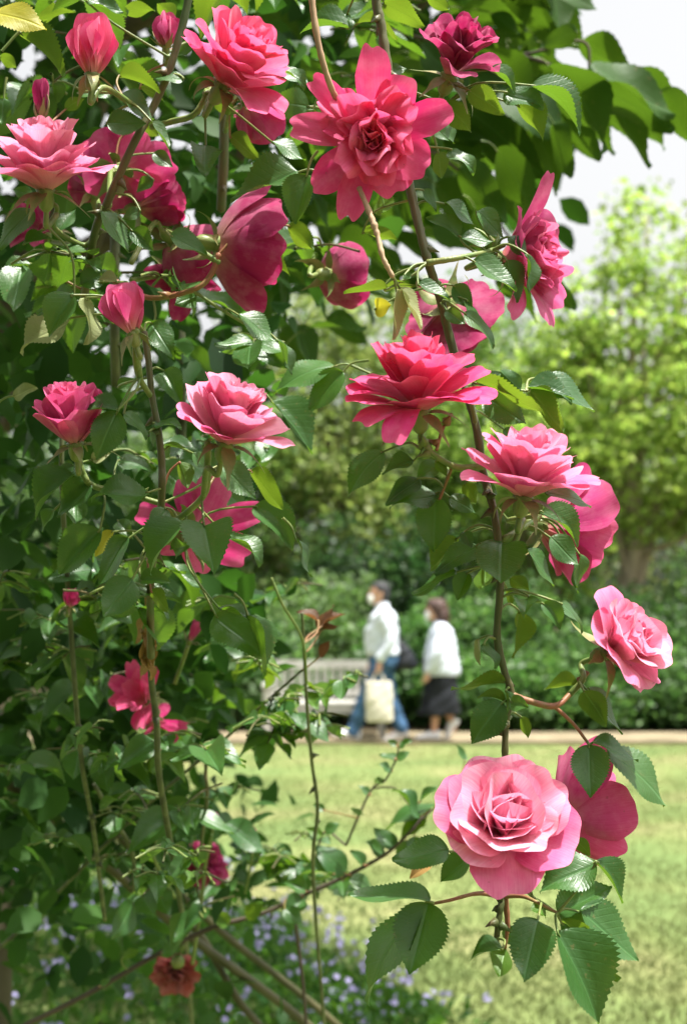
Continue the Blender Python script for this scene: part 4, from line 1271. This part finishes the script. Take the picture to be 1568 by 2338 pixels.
B.cane([(175, 1020, DB), (190, 1080, DB), (215, 1110, DB + .01), (300, 1130, DB + .03), (368, 1150, DB + .03)], [.003, .0026], 'green_stem', 'side_shoot', 1, 26)
B.cane([(60, 460, 1.08), (128, 470, 1.07), (125, 520, 1.09), (190, 560, 1.12), (220, 540, 1.11)], [.002, .003], 'green_stem', 'side_shoot', 0, 27)
B.cane([(500, 580, 1.1), (480, 630, 1.1), (440, 662, 1.1), (340, 680, 1.12), (260, 640, 1.12)], [.0028, .0026], 'red_stem', 'side_shoot', 1, 28)
B.cane([(440, 662, 1.1), (480, 690, 1.1), (530, 722, 1.11), (560, 740, 1.12)], [.0018, .0014], 'green_stem', 'side_shoot', 0, 29)
B.cane([(265, 420, 1.4), (262, 700, 1.4), (265, 880, 1.42)], [.007, .007], 'cane_dark', 'cane', 3, 30)
B.cane([(145, 900, 1.3), (142, 1100, 1.3), (160, 1400, 1.35), (185, 1720, 1.4), (215, 1900, 1.5), (240, 2100, 1.7)], [.0034, .0038], 'cane_dark', 'cane', 5, 31)
B.cane([(510, -60, 1.35), (512, 300, 1.36), (505, 480, 1.38)], [.007, .007], 'cane', 'cane', 3, 32)
B.cane([(412, 760, 1.5), (414, 980, 1.5), (405, 1200, 1.5)], [.008, .008], 'cane_dark', 'cane', 3, 33)

bloom(B, 537, 148, 1.02, (.50, .62, .48), .050, 'peony', 'hot', 201, stem=[(480, 205, DB), (450, 258, DB)], lift=.38, label='hot pink bloom with upright ruffled petals beside the bare twig')
bloom(B, 103, 392, 1.04, (.02, .95, .28), .048, 'peony', 'soft', 202,
      guards=[(-170, 1.2, .7, 90), (-130, 1.15, .8, 88), (-95, .72, 1.1, 62, .9, .6), (-70, .75, 1.0, 62, .9, .6), (-30, 1.25, .55, 90), (0, 1.1, .8, 84), (50, 1, .9, 70), (110, 1, .9, 60), (150, 1, .8, 70)],
      stem=[(130, 490, 1.07)], lift=.3, label='soft pink double bloom cut by the left edge')
bloom(B, 535, 565, 1.12, (.6, -.05, -.35), .056, 'bell', 'deep', 203, guards=[(95, 1.15, 1.0, 14, 1), (25, 1.05, .95, 6, 1), (155, 1.0, .8, 20, 1), (-90, 1.25, 1.05, 24, 1), (-35, 1.1, .95, 10, 1), (-150, 1.05, .9, 22)], stem=[(500, 600, 1.1)], lift=.3, label='deep pink bloom seen from behind with its pale calyx')
bloom(B, 765, 625, 1.28, (.5, .1, -.5), .042, 'bell', 'deep', 204, stem=[(720, 580, 1.3)], lift=.25)
bloom(B, 213, 118, 1.02, (.06, .97, .12), .037, 'bud', 'hot', 205, stem=[(240, 200, 1.04), (330, 260, DB + .02)], lift=.45, label='plump red-pink half-open bud near the top left', sep_th=(120, 170))
bloom(B, 287, 712, 1.0, (-.28, .92, .15), .0325, 'bud', 'mid', 206, stem=[(312, 800, 1.02), (320, 860, 1.03)], lift=.5, label='closed pink bud with long reflexed sepals', sep_th=(130, 185))
bloom(B, 166, 962, 1.03, (-.06, .95, .3), .042, 'cup', 'mid', 207, stem=[(180, 1060, DB), (200, 1100, DB)], lift=.42, label='cup-shaped pink bloom with dark lower petal above a leaf')
bloom(B, 524, 975, .985, (.26, .92, .28), .0435, 'peony', 'pale', 208,
      guards=[(-165, .95, .8, 70, .8, .9), (-125, .92, .95, 76, .7, 1), (-75, .85, 1.05, 74, .7, .85), (-22, 1.1, .75, 88, .6, .35), (25, 1.05, .8, 74, .7, .3), (90, 1, .9, 62, .7, .3), (150, 1.05, .9, 46, .8, .3)],
      stem=[(473, 1070, 1.0), (466, 1130, 1.03)], lift=.3, label='pale pink bloom with sunlit ruffled petals in mid picture')
bloom(B, 440, 1215, 1.14, (.1, .25, -.75), .049, 'thin', 'mid', 209, guards=[(90, 1.0, .55, 72), (38, 1.1, .7, 80), (-12, 1.2, .5, 84), (-62, 1.1, .62, 86), (-105, .9, .5, 84), (190, 1.15, .62, 84), (150, .9, .6, 80)], stem=[(400, 1250, 1.16)], lift=.1)
bloom(B, 575, 248, 1.2, (.3, -.3, -.6), .038, 'cup', 'mid', 210, stem=[(515, 300, 1.3)], lift=.3)
bloom(B, 275, 385, 1.18, (.1, .3, -.8), .042, 'flat', 'mid', 211, stem=[(250, 470, 1.1)], lift=.2)
bloom(B, 330, 470, 1.2, (.5, .2, -.3), .038, 'cup', 'deep', 212, stem=[(250, 520, 1.12)], lift=.2)
bloom(B, 410, 560, 1.22, (.4, -.3, -.5), .046, 'bell', 'deep', 213, stem=[(300, 600, 1.15)], lift=.2)
bloom(B, 420, 630, 1.26, (.2, -.2, .7), .040, 'thin', 'deep', 214, stem=[(300, 640, 1.2)], lift=.2)
bloom(B, 215, 430, 1.25, (-.2, .3, -.5), .034, 'cup', 'deep', 215, stem=[(220, 540, 1.14)], lift=.2)
bloom(B, 380, 80, 1.12, (.05, .95, .2), .024, 'bud', 'mid', 216, stem=[(385, 130, 1.1)], lift=.4, sep_th=(60, 20))
bloom(B, 93, 225, 1.03, (.02, .98, .15), .026, 'tight', 'deep', 217, stem=[(92, 290, 1.06), (110, 420, 1.1)], lift=.5, sep_th=(28, -6), sep=5, label='small green unopened bud above the left-edge bloom')
bloom(B, 90, 520, 1.3, (-.2, .2, .5), .036, 'thin', 'deep', 218, stem=[(190, 560, 1.2)], lift=.2)
bloom(B, 160, 1372, 1.32, (.2, .8, .3), .016, 'bud', 'deep', 219, stem=[(150, 1400, 1.34)], lift=.4)

B.leaves(1, [(-40, 45, 214, 132, 130, 'o', -.05), (95, 150, 312, 342, 112, 'y', .03), (400, 10, 565, 28, 60, 'g', .02), (358, 425, 516, 408, 85), (552, 432, 712, 508, 78), (490, 565, 668, 560, 115), (545, 345, 740, 412, 72, 'y'), (840, 358, 705, 358, 46),
             (690, 552, 786, 670, 32), (940, 668, 942, 762, 145, 'g', -.02), (1362, 788, 1042, 858, 130, 'g', -.02), (1402, 795, 1342, 1018, 148, 'g', -.02), (1412, 488, 1240, 460, 150, 'g', .06), (1400, 385, 1265, 288, 60, 'g', .05), (145, 952, -10, 1140, 105),
             (462, 968, 598, 1145, 82), (600, 1050, 702, 1145, 92, 'g', .02), (778, 1075, 950, 1148, 90, 'g', -.03), (1240, 648, 1392, 742, 62, 'g', .04), (1430, 500, 1390, 592, 60, 'y', .05), (1310, 1030, 1442, 1135, 100, 'y', .05), (110, 1115, 235, 1080, 50),
             (265, 1060, 330, 940, 80, 'g', .04), (640, 960, 560, 1000, 60, 'g'), (640, 400, 760, 440, 50, 'y', .04), (300, 500, 380, 440, 60, 'y', .03), (160, 100, 330, 20, 80, 'y', .12), (560, 60, 700, 20, 70, 'y', .1), (790, 90, 720, 10, 90, 'y', .12),
             (880, 200, 800, 250, 60, 'g', .1), (700, 700, 790, 760, 70, 'g', .1), (980, 450, 1080, 520, 90, 'y', .12), (1050, 620, 1180, 730, 90, 'y', .12), (640, 560, 730, 620, 70, 'y', .1), (0, 260, 90, 300, 60, 'y', .08), (20, 450, 10, 570, 80, 'g', .1),
             (150, 900, 60, 860, 70, 'g', .05), (700, 820, 620, 870, 60, 'g', .08), (420, 60, 480, 150, 60, 'y', .1)], DB + .01)
B.leaves(3, [(340, 178, 208, 355, 140, 'g', -.02), (312, 285, 88, 437, 112, 'p', .01), (400, 190, 405, 405, 76, 'p', .01), (535, 118, 440, 98, 50, 'p', .02), (545, 698, 355, 700, 78, 'g', -.05), (538, 712, 438, 922, 165, 'g', -.05), (568, 715, 690, 812, 56, 'g', -.03),
             (685, 800, 706, 872, 26), (750, 525, 825, 662, 125, 'g', .02), (700, 762, 832, 782, 42), (342, 998, 122, 1168, 112), (422, 1042, 240, 1172, 125), (682, 1078, 414, 1100, 105, 'g', -.02), (1005, 955, 1172, 1102, 132), (1140, 980, 1302, 1152, 100, 'y', .01),
             (1088, 268, 1262, 405, 92, 'g', .02), (1262, 380, 1360, 522, 30, 'g', .02), (1530, 505, 1238, 565, 110, 'g', .12), (1568, 530, 1404, 700, 135, 'g', .1), (1238, 662, 1440, 892, 130, 'g', .15), (692, 305, 782, 438, 132, 'g', .03), (730, 862, 902, 852, 42),
             (820, 942, 862, 1062, 92, 'y', .03), (540, 935, 702, 952, 72, 'g', .03), (650, 400, 560, 380, 60, 'g', .06), (340, 170, 150, 220, 60, 'g'), (180, 60, 330, 100, 80, 'y', .1), (370, 130, 500, 60, 100, 'g', .05), (900, 180, 800, 220, 100, 'g', .08),
             (1000, 960, 880, 920, 70, 'g', .06), (420, 930, 500, 900, 60, 'p', .02), (340, 960, 250, 1000, 60), (60, 640, 170, 600, 70, 'p', .1), (540, 600, 620, 560, 60, 'g', .05), (1170, 20, 1330, 60, 80, 'y', .12), (880, 900, 950, 980, 60, 'g', .04)], DB)
B.leaves(5, [(848, 48, 648, 252, 132, 'g', -.03), (932, 55, 976, 258, 238, 'g', -.06), (985, 60, 1202, 232, 72, 'g', -.03), (1158, -25, 1358, 145, 152), (1350, 125, 1412, 302, 30), (458, 78, 262, 282, 182, 'g', -.01), (592, 118, 443, 325, 112), (604, 308, 470, 482, 168, 'g', -.02),
             (640, 312, 775, 305, 82), (690, 358, 782, 442, 72, 'y', .02), (982, 465, 1198, 662, 192, 'g', .02), (1000, 440, 1165, 462, 32), (1130, 470, 1228, 745, 52), (345, -40, 352, 58, 105), (250, -10, 175, 82, 50), (760, -20, 690, 90, 100, 'g', -.01),
             (520, 90, 430, 200, 60, 'o', .03), (540, 40, 600, 110, 80, 'g', .05), (780, 170, 870, 150, 100, 'g', .03)], DB + .02)

sdB = np.random.default_rng(5)


def random_leaves(plant, n, xr, yr, dr, sd, keys='ggy', lr=(.035, .062), avoid=()):
    """compound leaves of five blades on a common stalk direction, hung at random"""
    k = 0
    while k < n:
        x, y, d = sd.uniform(*xr), sd.uniform(*yr), sd.uniform(*dr)
        if any((x - a) ** 2 / rx ** 2 + (y - b) ** 2 / ry ** 2 < 1 and d < dm for (a, b, rx, ry, dm) in avoid):
            continue
        O_ = P(x, y, d)
        az = sd.uniform(0, 6.28)
        ax = nrm((math.cos(az), math.sin(az), sd.uniform(-.7, .1)))
        sidev = nrm(np.cross(ax, (0, 0, 1)))
        key = keys[int(sd.integers(len(keys)))]
        for (s, sgn) in ((0.0, 0), (-.25, 1), (-.25, -1), (-.7, 1), (-.7, -1)):
            if k >= n:
                break
            L = sd.uniform(*lr) * (1 if sgn == 0 else .85)
            Bp = O_ + ax * s * L
            D = nrm(ax * (1 if sgn == 0 else .45) + sidev * sgn * .9 + np.array([0, 0, -.25]) + sd.normal(0, .12, 3))
            N = nrm(np.array([0, 0, 1.0]) + sd.normal(0, .35, 3) + nrm(EYE - Bp) * .25)
            lf = plant.leaf3d(Bp, D, N, L, L * .6, key, None, 'stub' if sgn else False, sd=sd)
            if not sgn:
                pth = smooth_path([O_ - ax * L * 1.3 + np.array([0, 0, -.01]), O_ - ax * L * .7, O_, O_ + D * L * .06], 4)
                mesh_obj('leaf_stalk', *tube_vf(pth, [.0012, .0010, .0007], 5, False), M['cane'], lf)
            k += 1


AV = [(853, 312, 190, 200, 1.2), (530, 138, 150, 150, 1.2), (105, 350, 160, 130, 1.2), (560, 565, 130, 160, 1.3), (213, 112, 90, 110, 1.15), (287, 700, 90, 110, 1.15), (166, 950, 120, 110, 1.2), (525, 945, 160, 120, 1.2), (765, 625, 90, 110, 1.35), (440, 1215, 150, 110, 1.2), (93, 225, 50, 70, 1.15)]
random_leaves(B, 95, (-40, 900), (-40, 700), (1.12, 1.5), sdB, 'gggggy', avoid=AV)
random_leaves(B, 70, (-40, 620), (700, 1500), (1.14, 1.6), sdB, 'gggggg', avoid=AV)


def filler(plant, name, boxes, seed, c1, c2, lr=(.035, .065)):
    sd = np.random.default_rng(seed)
    Bs = []
    for (x0, x1, y0, y1, d0, d1, n) in boxes:
        ncl = max(1, n // 5)
        for c in range(ncl):
            o = P(sd.uniform(x0, x1), sd.uniform(y0, y1), sd.uniform(d0, d1))
            Bs.append(o + sd.normal(0, .03, (5, 3)))
    Bp = np.concatenate(Bs)
    n = len(Bp)
    D = rand_dirs(n, -.35, sd)
    N = rand_dirs(n, 1.6, sd)
    L = sd.uniform(lr[0], lr[1], n)
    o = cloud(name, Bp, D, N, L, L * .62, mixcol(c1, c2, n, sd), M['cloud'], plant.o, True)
    o['kind'] = 'stuff'
    return o


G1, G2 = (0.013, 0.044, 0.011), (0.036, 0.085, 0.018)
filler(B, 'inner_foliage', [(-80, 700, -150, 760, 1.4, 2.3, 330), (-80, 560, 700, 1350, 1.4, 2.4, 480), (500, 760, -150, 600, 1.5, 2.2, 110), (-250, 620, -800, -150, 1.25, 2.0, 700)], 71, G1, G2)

# ------------------------------------------------------------------ the lower rose behind, out of focus
Cc = Plant('shrub_rose', tuple(ground_at(330, 2338)), 'shaded rose bush low on the left with small magenta blooms and thin buds', 'rose')
Cc.cane([(345, 1480, 1.3), (347, 1560, 1.32), (358, 1650, 1.34), (362, 1755, 1.36), (380, 1870, 1.4), (400, 1985, 1.5), (412, 2060, 1.7), (425, 2150, 1.95), (440, 2360, 2.5)], [.0046, .0046, .005], 'cane_dark', thorns=6, seed=41, sides=10)
Cc.cane([(478, 1700, 1.6), (470, 1760, 1.6), (472, 1830, 1.62), (450, 2000, 1.8)], [.003, .003], 'cane', 'cane', 2, 42)
Cc.cane([(690, 1400, 1.45), (700, 1600, 1.5), (712, 1740, 1.55), (725, 1850, 1.6), (715, 2000, 1.65), (740, 2340, 1.9)], [.0022, .0030, .0035], 'cane_dark', 'cane', 4, 43)
Cc.cane([(690, 1530, 1.5), (610, 1600, 1.55), (510, 1690, 1.6), (380, 1800, 1.7), (270, 1900, 1.8), (60, 2110, 1.9), (-20, 2180, 1.95)], [.002, .003, .0036], 'cane_dark', 'cane', 4, 44)
Cc.cane([(215, 1790, 1.7), (260, 1870, 1.72), (305, 1960, 1.75), (300, 2120, 1.8)], [.004, .004], 'cane_dark', 'cane', 2, 45)
Cc.cane([(620, 1320, 1.35), (645, 1380, 1.36), (690, 1460, 1.42), (700, 1560, 1.48)], [.0014, .002], 'green_stem', 'side_shoot', 0, 46)
Cc.cane([(575, 1910, 1.9), (575, 1960, 1.9), (560, 2040, 1.92)], [.002, .002], 'green_stem', 'side_shoot', 0, 47)
Cc.cane([(470, 1000 + 960, 1.85), (460, 2060, 1.85), (440, 2200, 1.9)], [.003, .003], 'green_stem', 'side_shoot', 0, 48)
bloom(Cc, 330, 1600, 1.5, (-.35, .4, .6), .040, 'thin', 'hot', 301, guards=[(100, 1.2, .5, 60), (140, 1.2, .5, 66), (175, 1.0, .5, 70), (50, 1.0, .5, 70), (-60, .9, .6, 85), (-85, 1, .6, 90)], stem=[(352, 1640, 1.42)], lift=.2, label='magenta bloom with upswept petals crossed by a thick cane')
bloom(Cc, 355, 1650, 1.55, (.3, -.3, .5), .034, 'thin', 'mid', 302, stem=[(360, 1600, 1.45)], lift=.15)
bloom(Cc, 460, 1975, 1.9, (.3, .5, .5), .044, 'loose', 'deep', 303, stem=[(460, 2060, 1.85)], lift=.2)
bloom(Cc, 487, 1870, 1.8, (.1, .95, .2), .020, 'tight', 'deep', 304, stem=[(480, 1920, 1.8), (465, 1990, 1.85)], lift=.5, sep_th=(25, -10))
bloom(Cc, 355, 1895, 1.75, (-.05, .95, .2), .020, 'tight', 'deep', 305, stem=[(352, 1960, 1.76), (400, 2050, 1.78)], lift=.5, sep_th=(25, -10))
bloom(Cc, 575, 1905, 1.9, (.2, .9, .2), .018, 'tight', 'mid', 306, stem=[(575, 1940, 1.9)], lift=.5, sep_th=(30, 0))
bloom(Cc, 441, 1443, 1.5, (.35, .9, .2), .022, 'tight', 'mid', 307, stem=[(428, 1480, 1.5), (400, 1560, 1.52)], lift=.5, sep_th=(60, 40))
sdC = np.random.default_rng(9)
random_leaves(Cc, 150, (-40, 640), (1280, 1900), (1.35, 1.9), sdC, 'ggggg', (.04, .065), avoid=[(330, 1600, 90, 120, 1.6)])
random_leaves(Cc, 60, (150, 700), (1850, 2120), (1.6, 2.1), sdC, 'ggg', (.035, .06))
random_leaves(Cc, 40, (590, 800), (1500, 1720), (1.45, 1.6), sdC, 'gy', (.03, .05))
random_leaves(Cc, 50, (110, 460), (1640, 2080), (1.3, 1.5), sdC, 'ggy', (.025, .045))
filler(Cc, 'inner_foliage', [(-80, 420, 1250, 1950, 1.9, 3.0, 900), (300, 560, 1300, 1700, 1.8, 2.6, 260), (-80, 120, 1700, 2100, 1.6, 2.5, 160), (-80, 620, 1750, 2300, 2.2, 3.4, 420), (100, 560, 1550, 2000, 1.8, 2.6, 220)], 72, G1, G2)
for (bx, by, tx, ty, w_) in [(732, 1442, 746, 1378, 20), (727, 1418, 678, 1394, 15), (738, 1428, 786, 1398, 14), (730, 1500, 752, 1462, 22), (735, 1440, 770, 1420, 14)]:
    Cc.leaf(bx, by, tx, ty, w_, 1.5, 'r', sd=sdC)
for k in range(16):      # dry leaf bundle on the cane
    y = 1345 + k * 11
    Cc.leaf(338 + sdC.uniform(-22, 22), y, 338 + sdC.uniform(-36, 34), y + sdC.uniform(30, 62), sdC.uniform(14, 26), 1.26 + sdC.uniform(-.015, .02), 'd', sd=sdC)


# ------------------------------------------------------------------ broad-leaved tree overhead
def broad_tree():
    t = Plant('broadleaf_tree', (-1.3, 3.9, 0), 'tree with large drooping oval leaves overhanging from the top of the picture', 'tree')
    sd = np.random.default_rng(33)
    limbs = [(.55, (-.1, 3.2, 2.5), .035), (.6, (.35, 3.1, 3.0), .035), (.7, (-.9, 3.0, 2.9), .03), (.5, (-.5, 3.0, 2.35), .03), (.75, (.3, 2.6, 3.4), .03), (.4, (-.75, 3.1, 1.9), .025), (.8, (-.3, 2.2, 3.3), .03)]
    mesh_obj('trunk', *trunk_vf((-1.3, 3.9, -.05), (-.6, 3.6, 3.9), .13, .05, 33, limbs), M['bark'], t.o)
    for k, pts in enumerate(([(760, 40), (1000, 95), (1180, 125), (1330, 95), (1350, 185), (1430, 190)], [(1000, 95), (1120, 180), (1180, 240), (1262, 285)], [(800, 250), (960, 330), (1080, 420), (1160, 540), (1232, 612)], [(1180, 125), (1260, 150), (1370, 205), (1500, 215)], [(560, 880), (650, 905)], [(900, -60), (1090, -20), (1260, -30)])):
        t.cane([(x, y, 2.08) for x, y in pts], [.0045, .003, .002], 'bark', 'branch', 0, 300 + k)
    rows = [(1318, 72, 1230, 98, 72), (1228, 95, 1178, 106, 42), (1316, 105, 1468, 142, 78), (1345, 185, 1538, 300, 112), (1400, 175, 1572, 262, 92), (1250, 150, 1402, 332, 122), (1368, 200, 1512, 352, 112), (1440, 230, 1538, 322, 62), (1262, 282, 1322, 398, 74),
            (1130, -10, 1216, 72, 105), (1050, 20, 1192, 62, 90), (1170, 250, 1262, 412, 130), (1100, 300, 1252, 402, 130), (1200, 200, 1392, 332, 122), (1180, 160, 1332, 212, 95), (1130, 340, 1240, 470, 110), (1050, 380, 1170, 500, 120), (1130, 200, 1290, 330, 120), (1080, 120, 1230, 240, 120),
            (1040, 230, 1180, 360, 120), (1160, 90, 1220, 190, 80), (1230, 610, 1330, 690, 60), (1180, 600, 1310, 640, 70), (1130, 640, 1240, 720, 60), (1010, 300, 1120, 430, 110), (990, 420, 1110, 540, 110), (1160, -20, 1262, 10, 70), (1262, -30, 1365, 15, 60), (1340, 160, 1560, 220, 80), (1500, 210, 1600, 330, 90),
            (1090, -20, 1170, 60, 100), (1220, 300, 1290, 440, 90), (1150, 420, 1225, 540, 80), (1120, 30, 1185, 75, 60), (1270, 210, 1420, 250, 100), (1300, 230, 1420, 330, 90), (960, 100, 1090, 200, 110), (1080, 470, 1150, 600, 90), (650, 910, 720, 1030, 66)]
    for (bx, by, tx, ty, w_) in rows:
        t.leaf(bx, by, tx, ty, w_ * .8, 2.05 + sd.uniform(-.15, .2), 'b', sd=sd, A=.64, under_side=sd.uniform() < .8)
    n = 0
    while n < 160:
        x, y = sd.uniform(560, 1290), sd.uniform(-80, 760)
        if x > 1330 - (y - 150) * .55 - 130 or (y > 520 and x > 1000):
            continue
        d = sd.uniform(2.0, 2.8)
        ang = sd.normal(-.6, .5)
        L = sd.uniform(.07, .105)
        D = nrm(RT * math.cos(ang) + UP * math.sin(ang) - FW * sd.normal(0, .35))
        N = nrm(np.array([0, 0, 1.0]) + sd.normal(0, .35, 3) + FW * .25)
        t.leaf3d(P(x, y, d), D, N, L, L * .66, 'b', sd=sd)
        n += 1
    Bs = []
    for (x0, x1, y0, y1, d0, d1, n) in [(-150, 1000, -350, 560, 2.6, 4.2, 470), (-150, 640, 500, 900, 2.6, 4.2, 170), (-400, 1250, -1500, -250, 1.9, 4.2, 1200), (900, 1240, -300, 420, 3.2, 4.2, 260)]:
        for k in range(n // 4):
            Bs.append(P(sd.uniform(x0, x1), sd.uniform(y0, y1), sd.uniform(d0, d1)) + sd.normal(0, .07, (4, 3)))
    up_ = 2800      # the rest of the crown, above the picture, thickened to shade the left
    Bs.append(np.stack([sd.uniform(-2.6, .4, up_), sd.uniform(1.5, 4.2, up_), sd.uniform(2.85, 4.3, up_)], 1))
    Bs.append(np.stack([sd.uniform(-2.6, -.15, 1700), sd.uniform(-1.6, 1.45, 1700), sd.uniform(2.9, 4.0, 1700)], 1))  # unseen leaves over the camera, added to cut the sky light
    Bs.append(np.stack([sd.uniform(-2.6, 1.5, 4600), sd.uniform(3.6, 6.0, 4600), sd.uniform(4.25, 5.3, 4600)], 1))  # crown stretched out of view to shade the bed and near lawn
    Bs.append(np.stack([sd.uniform(-1.7, -.55, 2600), sd.uniform(-1.4, 1.0, 2600), sd.uniform(.3, 3.2, 2600)], 1))  # unseen leaf wall left of the camera, added to block sky light
    Bs.append(np.stack([sd.uniform(-2.2, .7, 3000), sd.uniform(-2.6, -1.2, 3000), sd.uniform(.3, 3.8, 3000)], 1))  # unseen leaf wall behind the camera, added to block sky light
    Bp = np.concatenate(Bs)
    m = len(Bp)
    L = sd.uniform(.08, .13, m)
    o = cloud('crown', Bp, rand_dirs(m, -.3, sd), rand_dirs(m, 1.8, sd), L, L * .62, mixcol((.012, .038, .008), (.028, .068, .012), m, sd), M['cloud'], t.o, True)  # holds the seen leaves and the unseen ones added for shade
    o['kind'] = 'stuff'


broad_tree()


# ------------------------------------------------------------------ stakes, post, twiggy shrub, bed
def stake(p0, p1, r, label, name='garden_stake'):
    a, b = P(*p0), P(*p1)
    pts = [a + (b - a) * t + np.array([0, 0, .006 * math.sin(9 * t)]) for t in np.linspace(0, 1, 14)]
    o = mesh_obj(name, *tube_vf(pts, r, 12, knots=.03, seed=int(p0[0]) + 900), M['stake'])
    tag(o, label, 'stake', 'leaning green stakes')


stake((-40, 1745, 2.05), (760, 2395, 2.35), .0074, 'thick greenish stake slanting from the left edge down to the bottom centre')
stake((90, 1760, 2.35), (830, 2400, 2.6), .0065, 'greenish stake slanting just above and behind the thick stake')
stake((430, 2100, 2.3), (640, 2420, 2.3), .006, 'thin stake crossing the bottom below the dried red flower')
pt = P(4, 2338, 2.6)
o = mesh_obj('wooden_post', *tube_vf([(pt[0], pt[1], -.05), (pt[0] - .003, pt[1], .3), (pt[0], pt[1], .85), (pt[0], pt[1], 1.12)], .019, 12, knots=.04, seed=8), M['post'])
tag(o, 'weathered grey post at the lower left edge', 'post')


def quince():
    q = Plant('flowering_shrub', tuple(ground_at(560, 2338)), 'twiggy shrub with small glossy leaves and one dried red flower before the lawn', 'shrub')
    q.cane([(40, 2350, 1.85), (200, 2270, 1.85), (340, 2190, 1.86), (480, 2120, 1.86), (600, 2085, 1.86), (700, 2040, 1.85), (790, 2000, 1.84), (880, 1950, 1.82), (930, 1905, 1.8), (965, 1865, 1.8)], [.0042, .004, .0032, .002], 'bark', 'branch', 4, 61)
    q.cane([(965, 1870, 1.8), (985, 1850, 1.8), (1010, 1835, 1.8)], [.0016, .0012], 'bark', 'twig', 0, 62)
    q.cane([(790, 1930, 1.85), (820, 1860, 1.84), (850, 1800, 1.84), (880, 1780, 1.84), (905, 1730, 1.84), (910, 1700, 1.84)], [.002, .0014], 'bark', 'twig', 0, 63)
    q.cane([(850, 1800, 1.84), (900, 1800, 1.84), (935, 1840, 1.83), (960, 1880, 1.82)], [.0014, .001], 'bark', 'twig', 0, 64)
    q.cane([(715, 1990, 1.86), (740, 1900, 1.86), (790, 1930, 1.85)], [.002, .0016], 'bark', 'twig', 0, 65)
    q.cane([(675, 2110, 1.95), (690, 2230, 1.95), (700, 2350, 1.95)], [.003, .003], 'bark', 'twig', 0, 66)
    sd = np.random.default_rng(62)
    for (bx, by, tx, ty, w_) in [(1000, 1840, 870, 1868, 30), (970, 1870, 905, 1905, 34), (950, 1890, 975, 1835, 32), (965, 1868, 900, 1800, 24), (905, 1735, 935, 1715, 20), (905, 1735, 870, 1715, 18), (910, 1705, 940, 1690, 18), (905, 1700, 885, 1690, 16), (895, 1760, 860, 1745, 16),
                                 (880, 1780, 850, 1790, 14), (825, 1860, 800, 1845, 16), (840, 1815, 820, 1790, 16), (790, 1995, 720, 1930, 60), (760, 1995, 680, 1985, 30), (700, 2035, 650, 2010, 36), (900, 1935, 860, 1890, 40), (880, 1950, 830, 1920, 32), (830, 1975, 800, 1940, 26), (945, 1910, 950, 1960, 40),
                                 (930, 1920, 905, 1965, 36), (690, 2050, 650, 2090, 50), (650, 2075, 690, 2110, 40), (735, 1910, 700, 1890, 26), (740, 1900, 775, 1880, 26), (740, 1850, 715, 1835, 20), (1060, 1740, 1045, 1700, 16), (960, 1830, 990, 1790, 14), (800, 2000, 850, 2030, 34), (1010, 1840, 1050, 1790, 30),
                                 (560, 2095, 600, 2060, 40), (520, 2110, 490, 2080, 36), (370, 2180, 410, 2165, 26), (280, 2185, 320, 2170, 22), (230, 2250, 250, 2235, 16)]:
        q.leaf(bx, by, tx, ty, w_, 1.83 + sd.uniform(-.02, .02), 'g' if sd.uniform() < .8 else 'y', sd=sd)
    random_leaves(q, 40, (600, 860), (1880, 2140), (1.85, 2.05), sd, 'gg', (.025, .045))
    bloom(q, 405, 2205, 1.95, (.05, -.25, .95), .034, 'wilt', 'brick', 401, guards=[(95, .85, .8, 85), (35, .9, .8, 95), (150, 1.05, .8, 92), (205, 1.2, .85, 92), (250, 1.25, .85, 88), (300, 1.25, .8, 88), (340, 1.1, .7, 95)], stem=[(420, 2160, 1.9)], lift=.1, sep=0, name='dried_flower',
          label='dried brick-red flower with green seed head', )
    sh = mesh_obj('seed_head', *ell_vf(P(406, 2196, 1.925), (.0095, .009, .010), 14, 10), M['green_stem'], q.o)


quince()


def phlox():
    sd = np.random.default_rng(91)
    n = 16000
    y = sd.uniform(4.3, 7.2, n)
    edge = .55 - (y - 4.3) * .42 + .25 * np.sin(y * 5)
    x = edge - np.abs(sd.exponential(.9, n)).clip(0, 3.2)
    z = sd.uniform(0, 1, n) ** 1.2 * (.20 + .12 * np.sin(x * 4 + y * 3)) * np.clip((edge - x) * 5, .25, 1)
    B_ = np.stack([x, y, z], 1)
    L = sd.uniform(.03, .07, n)
    o = cloud('bed_foliage', B_, rand_dirs(n, .9, sd), rand_dirs(n, .5, sd), L, L * .28, mixcol((.02, .065, .014), (.06, .125, .022), n, sd), M['cloud'])
    tag(o, 'green ground-cover foliage of the flower bed at the lower left', 'foliage', kind='stuff')
    # heads of lilac flowers: clusters of five-petalled florets
    nc = 130
    cy = sd.uniform(4.4, 7.0, nc)
    ce = .5 - (cy - 4.3) * .42
    cxx = ce - np.abs(sd.exponential(.75, nc))
    Bl, Dl, Nl = [], [], []
    for i in range(nc):
        cz = .20 + sd.uniform(0, .14)
        for f in range(sd.integers(3, 9)):
            c = np.array([cxx[i], cy[i], cz]) + sd.normal(0, .028, 3)
            fn = nrm(np.array([sd.normal(0, .5), -.6 + sd.normal(0, .4), .9]))
            a = nrm(np.cross(fn, (0, 1, .2)))
            b = np.cross(fn, a)
            ph = sd.uniform(0, 6)
            for k in range(5):
                an = ph + 2 * math.pi * k / 5
                Bl.append(c)
                Dl.append(a * math.cos(an) + b * math.sin(an))
                Nl.append(fn)
    m = len(Bl)
    o = cloud('lilac_flowers', np.array(Bl), np.array(Dl), np.array(Nl), np.full(m, .013), np.full(m, .011), mixcol((.22, .20, .38), (.34, .315, .49), m, sd, .08), M['floret'])
    tag(o, 'small lilac flowers scattered over the flower bed', 'flowers', kind='stuff')


phlox()
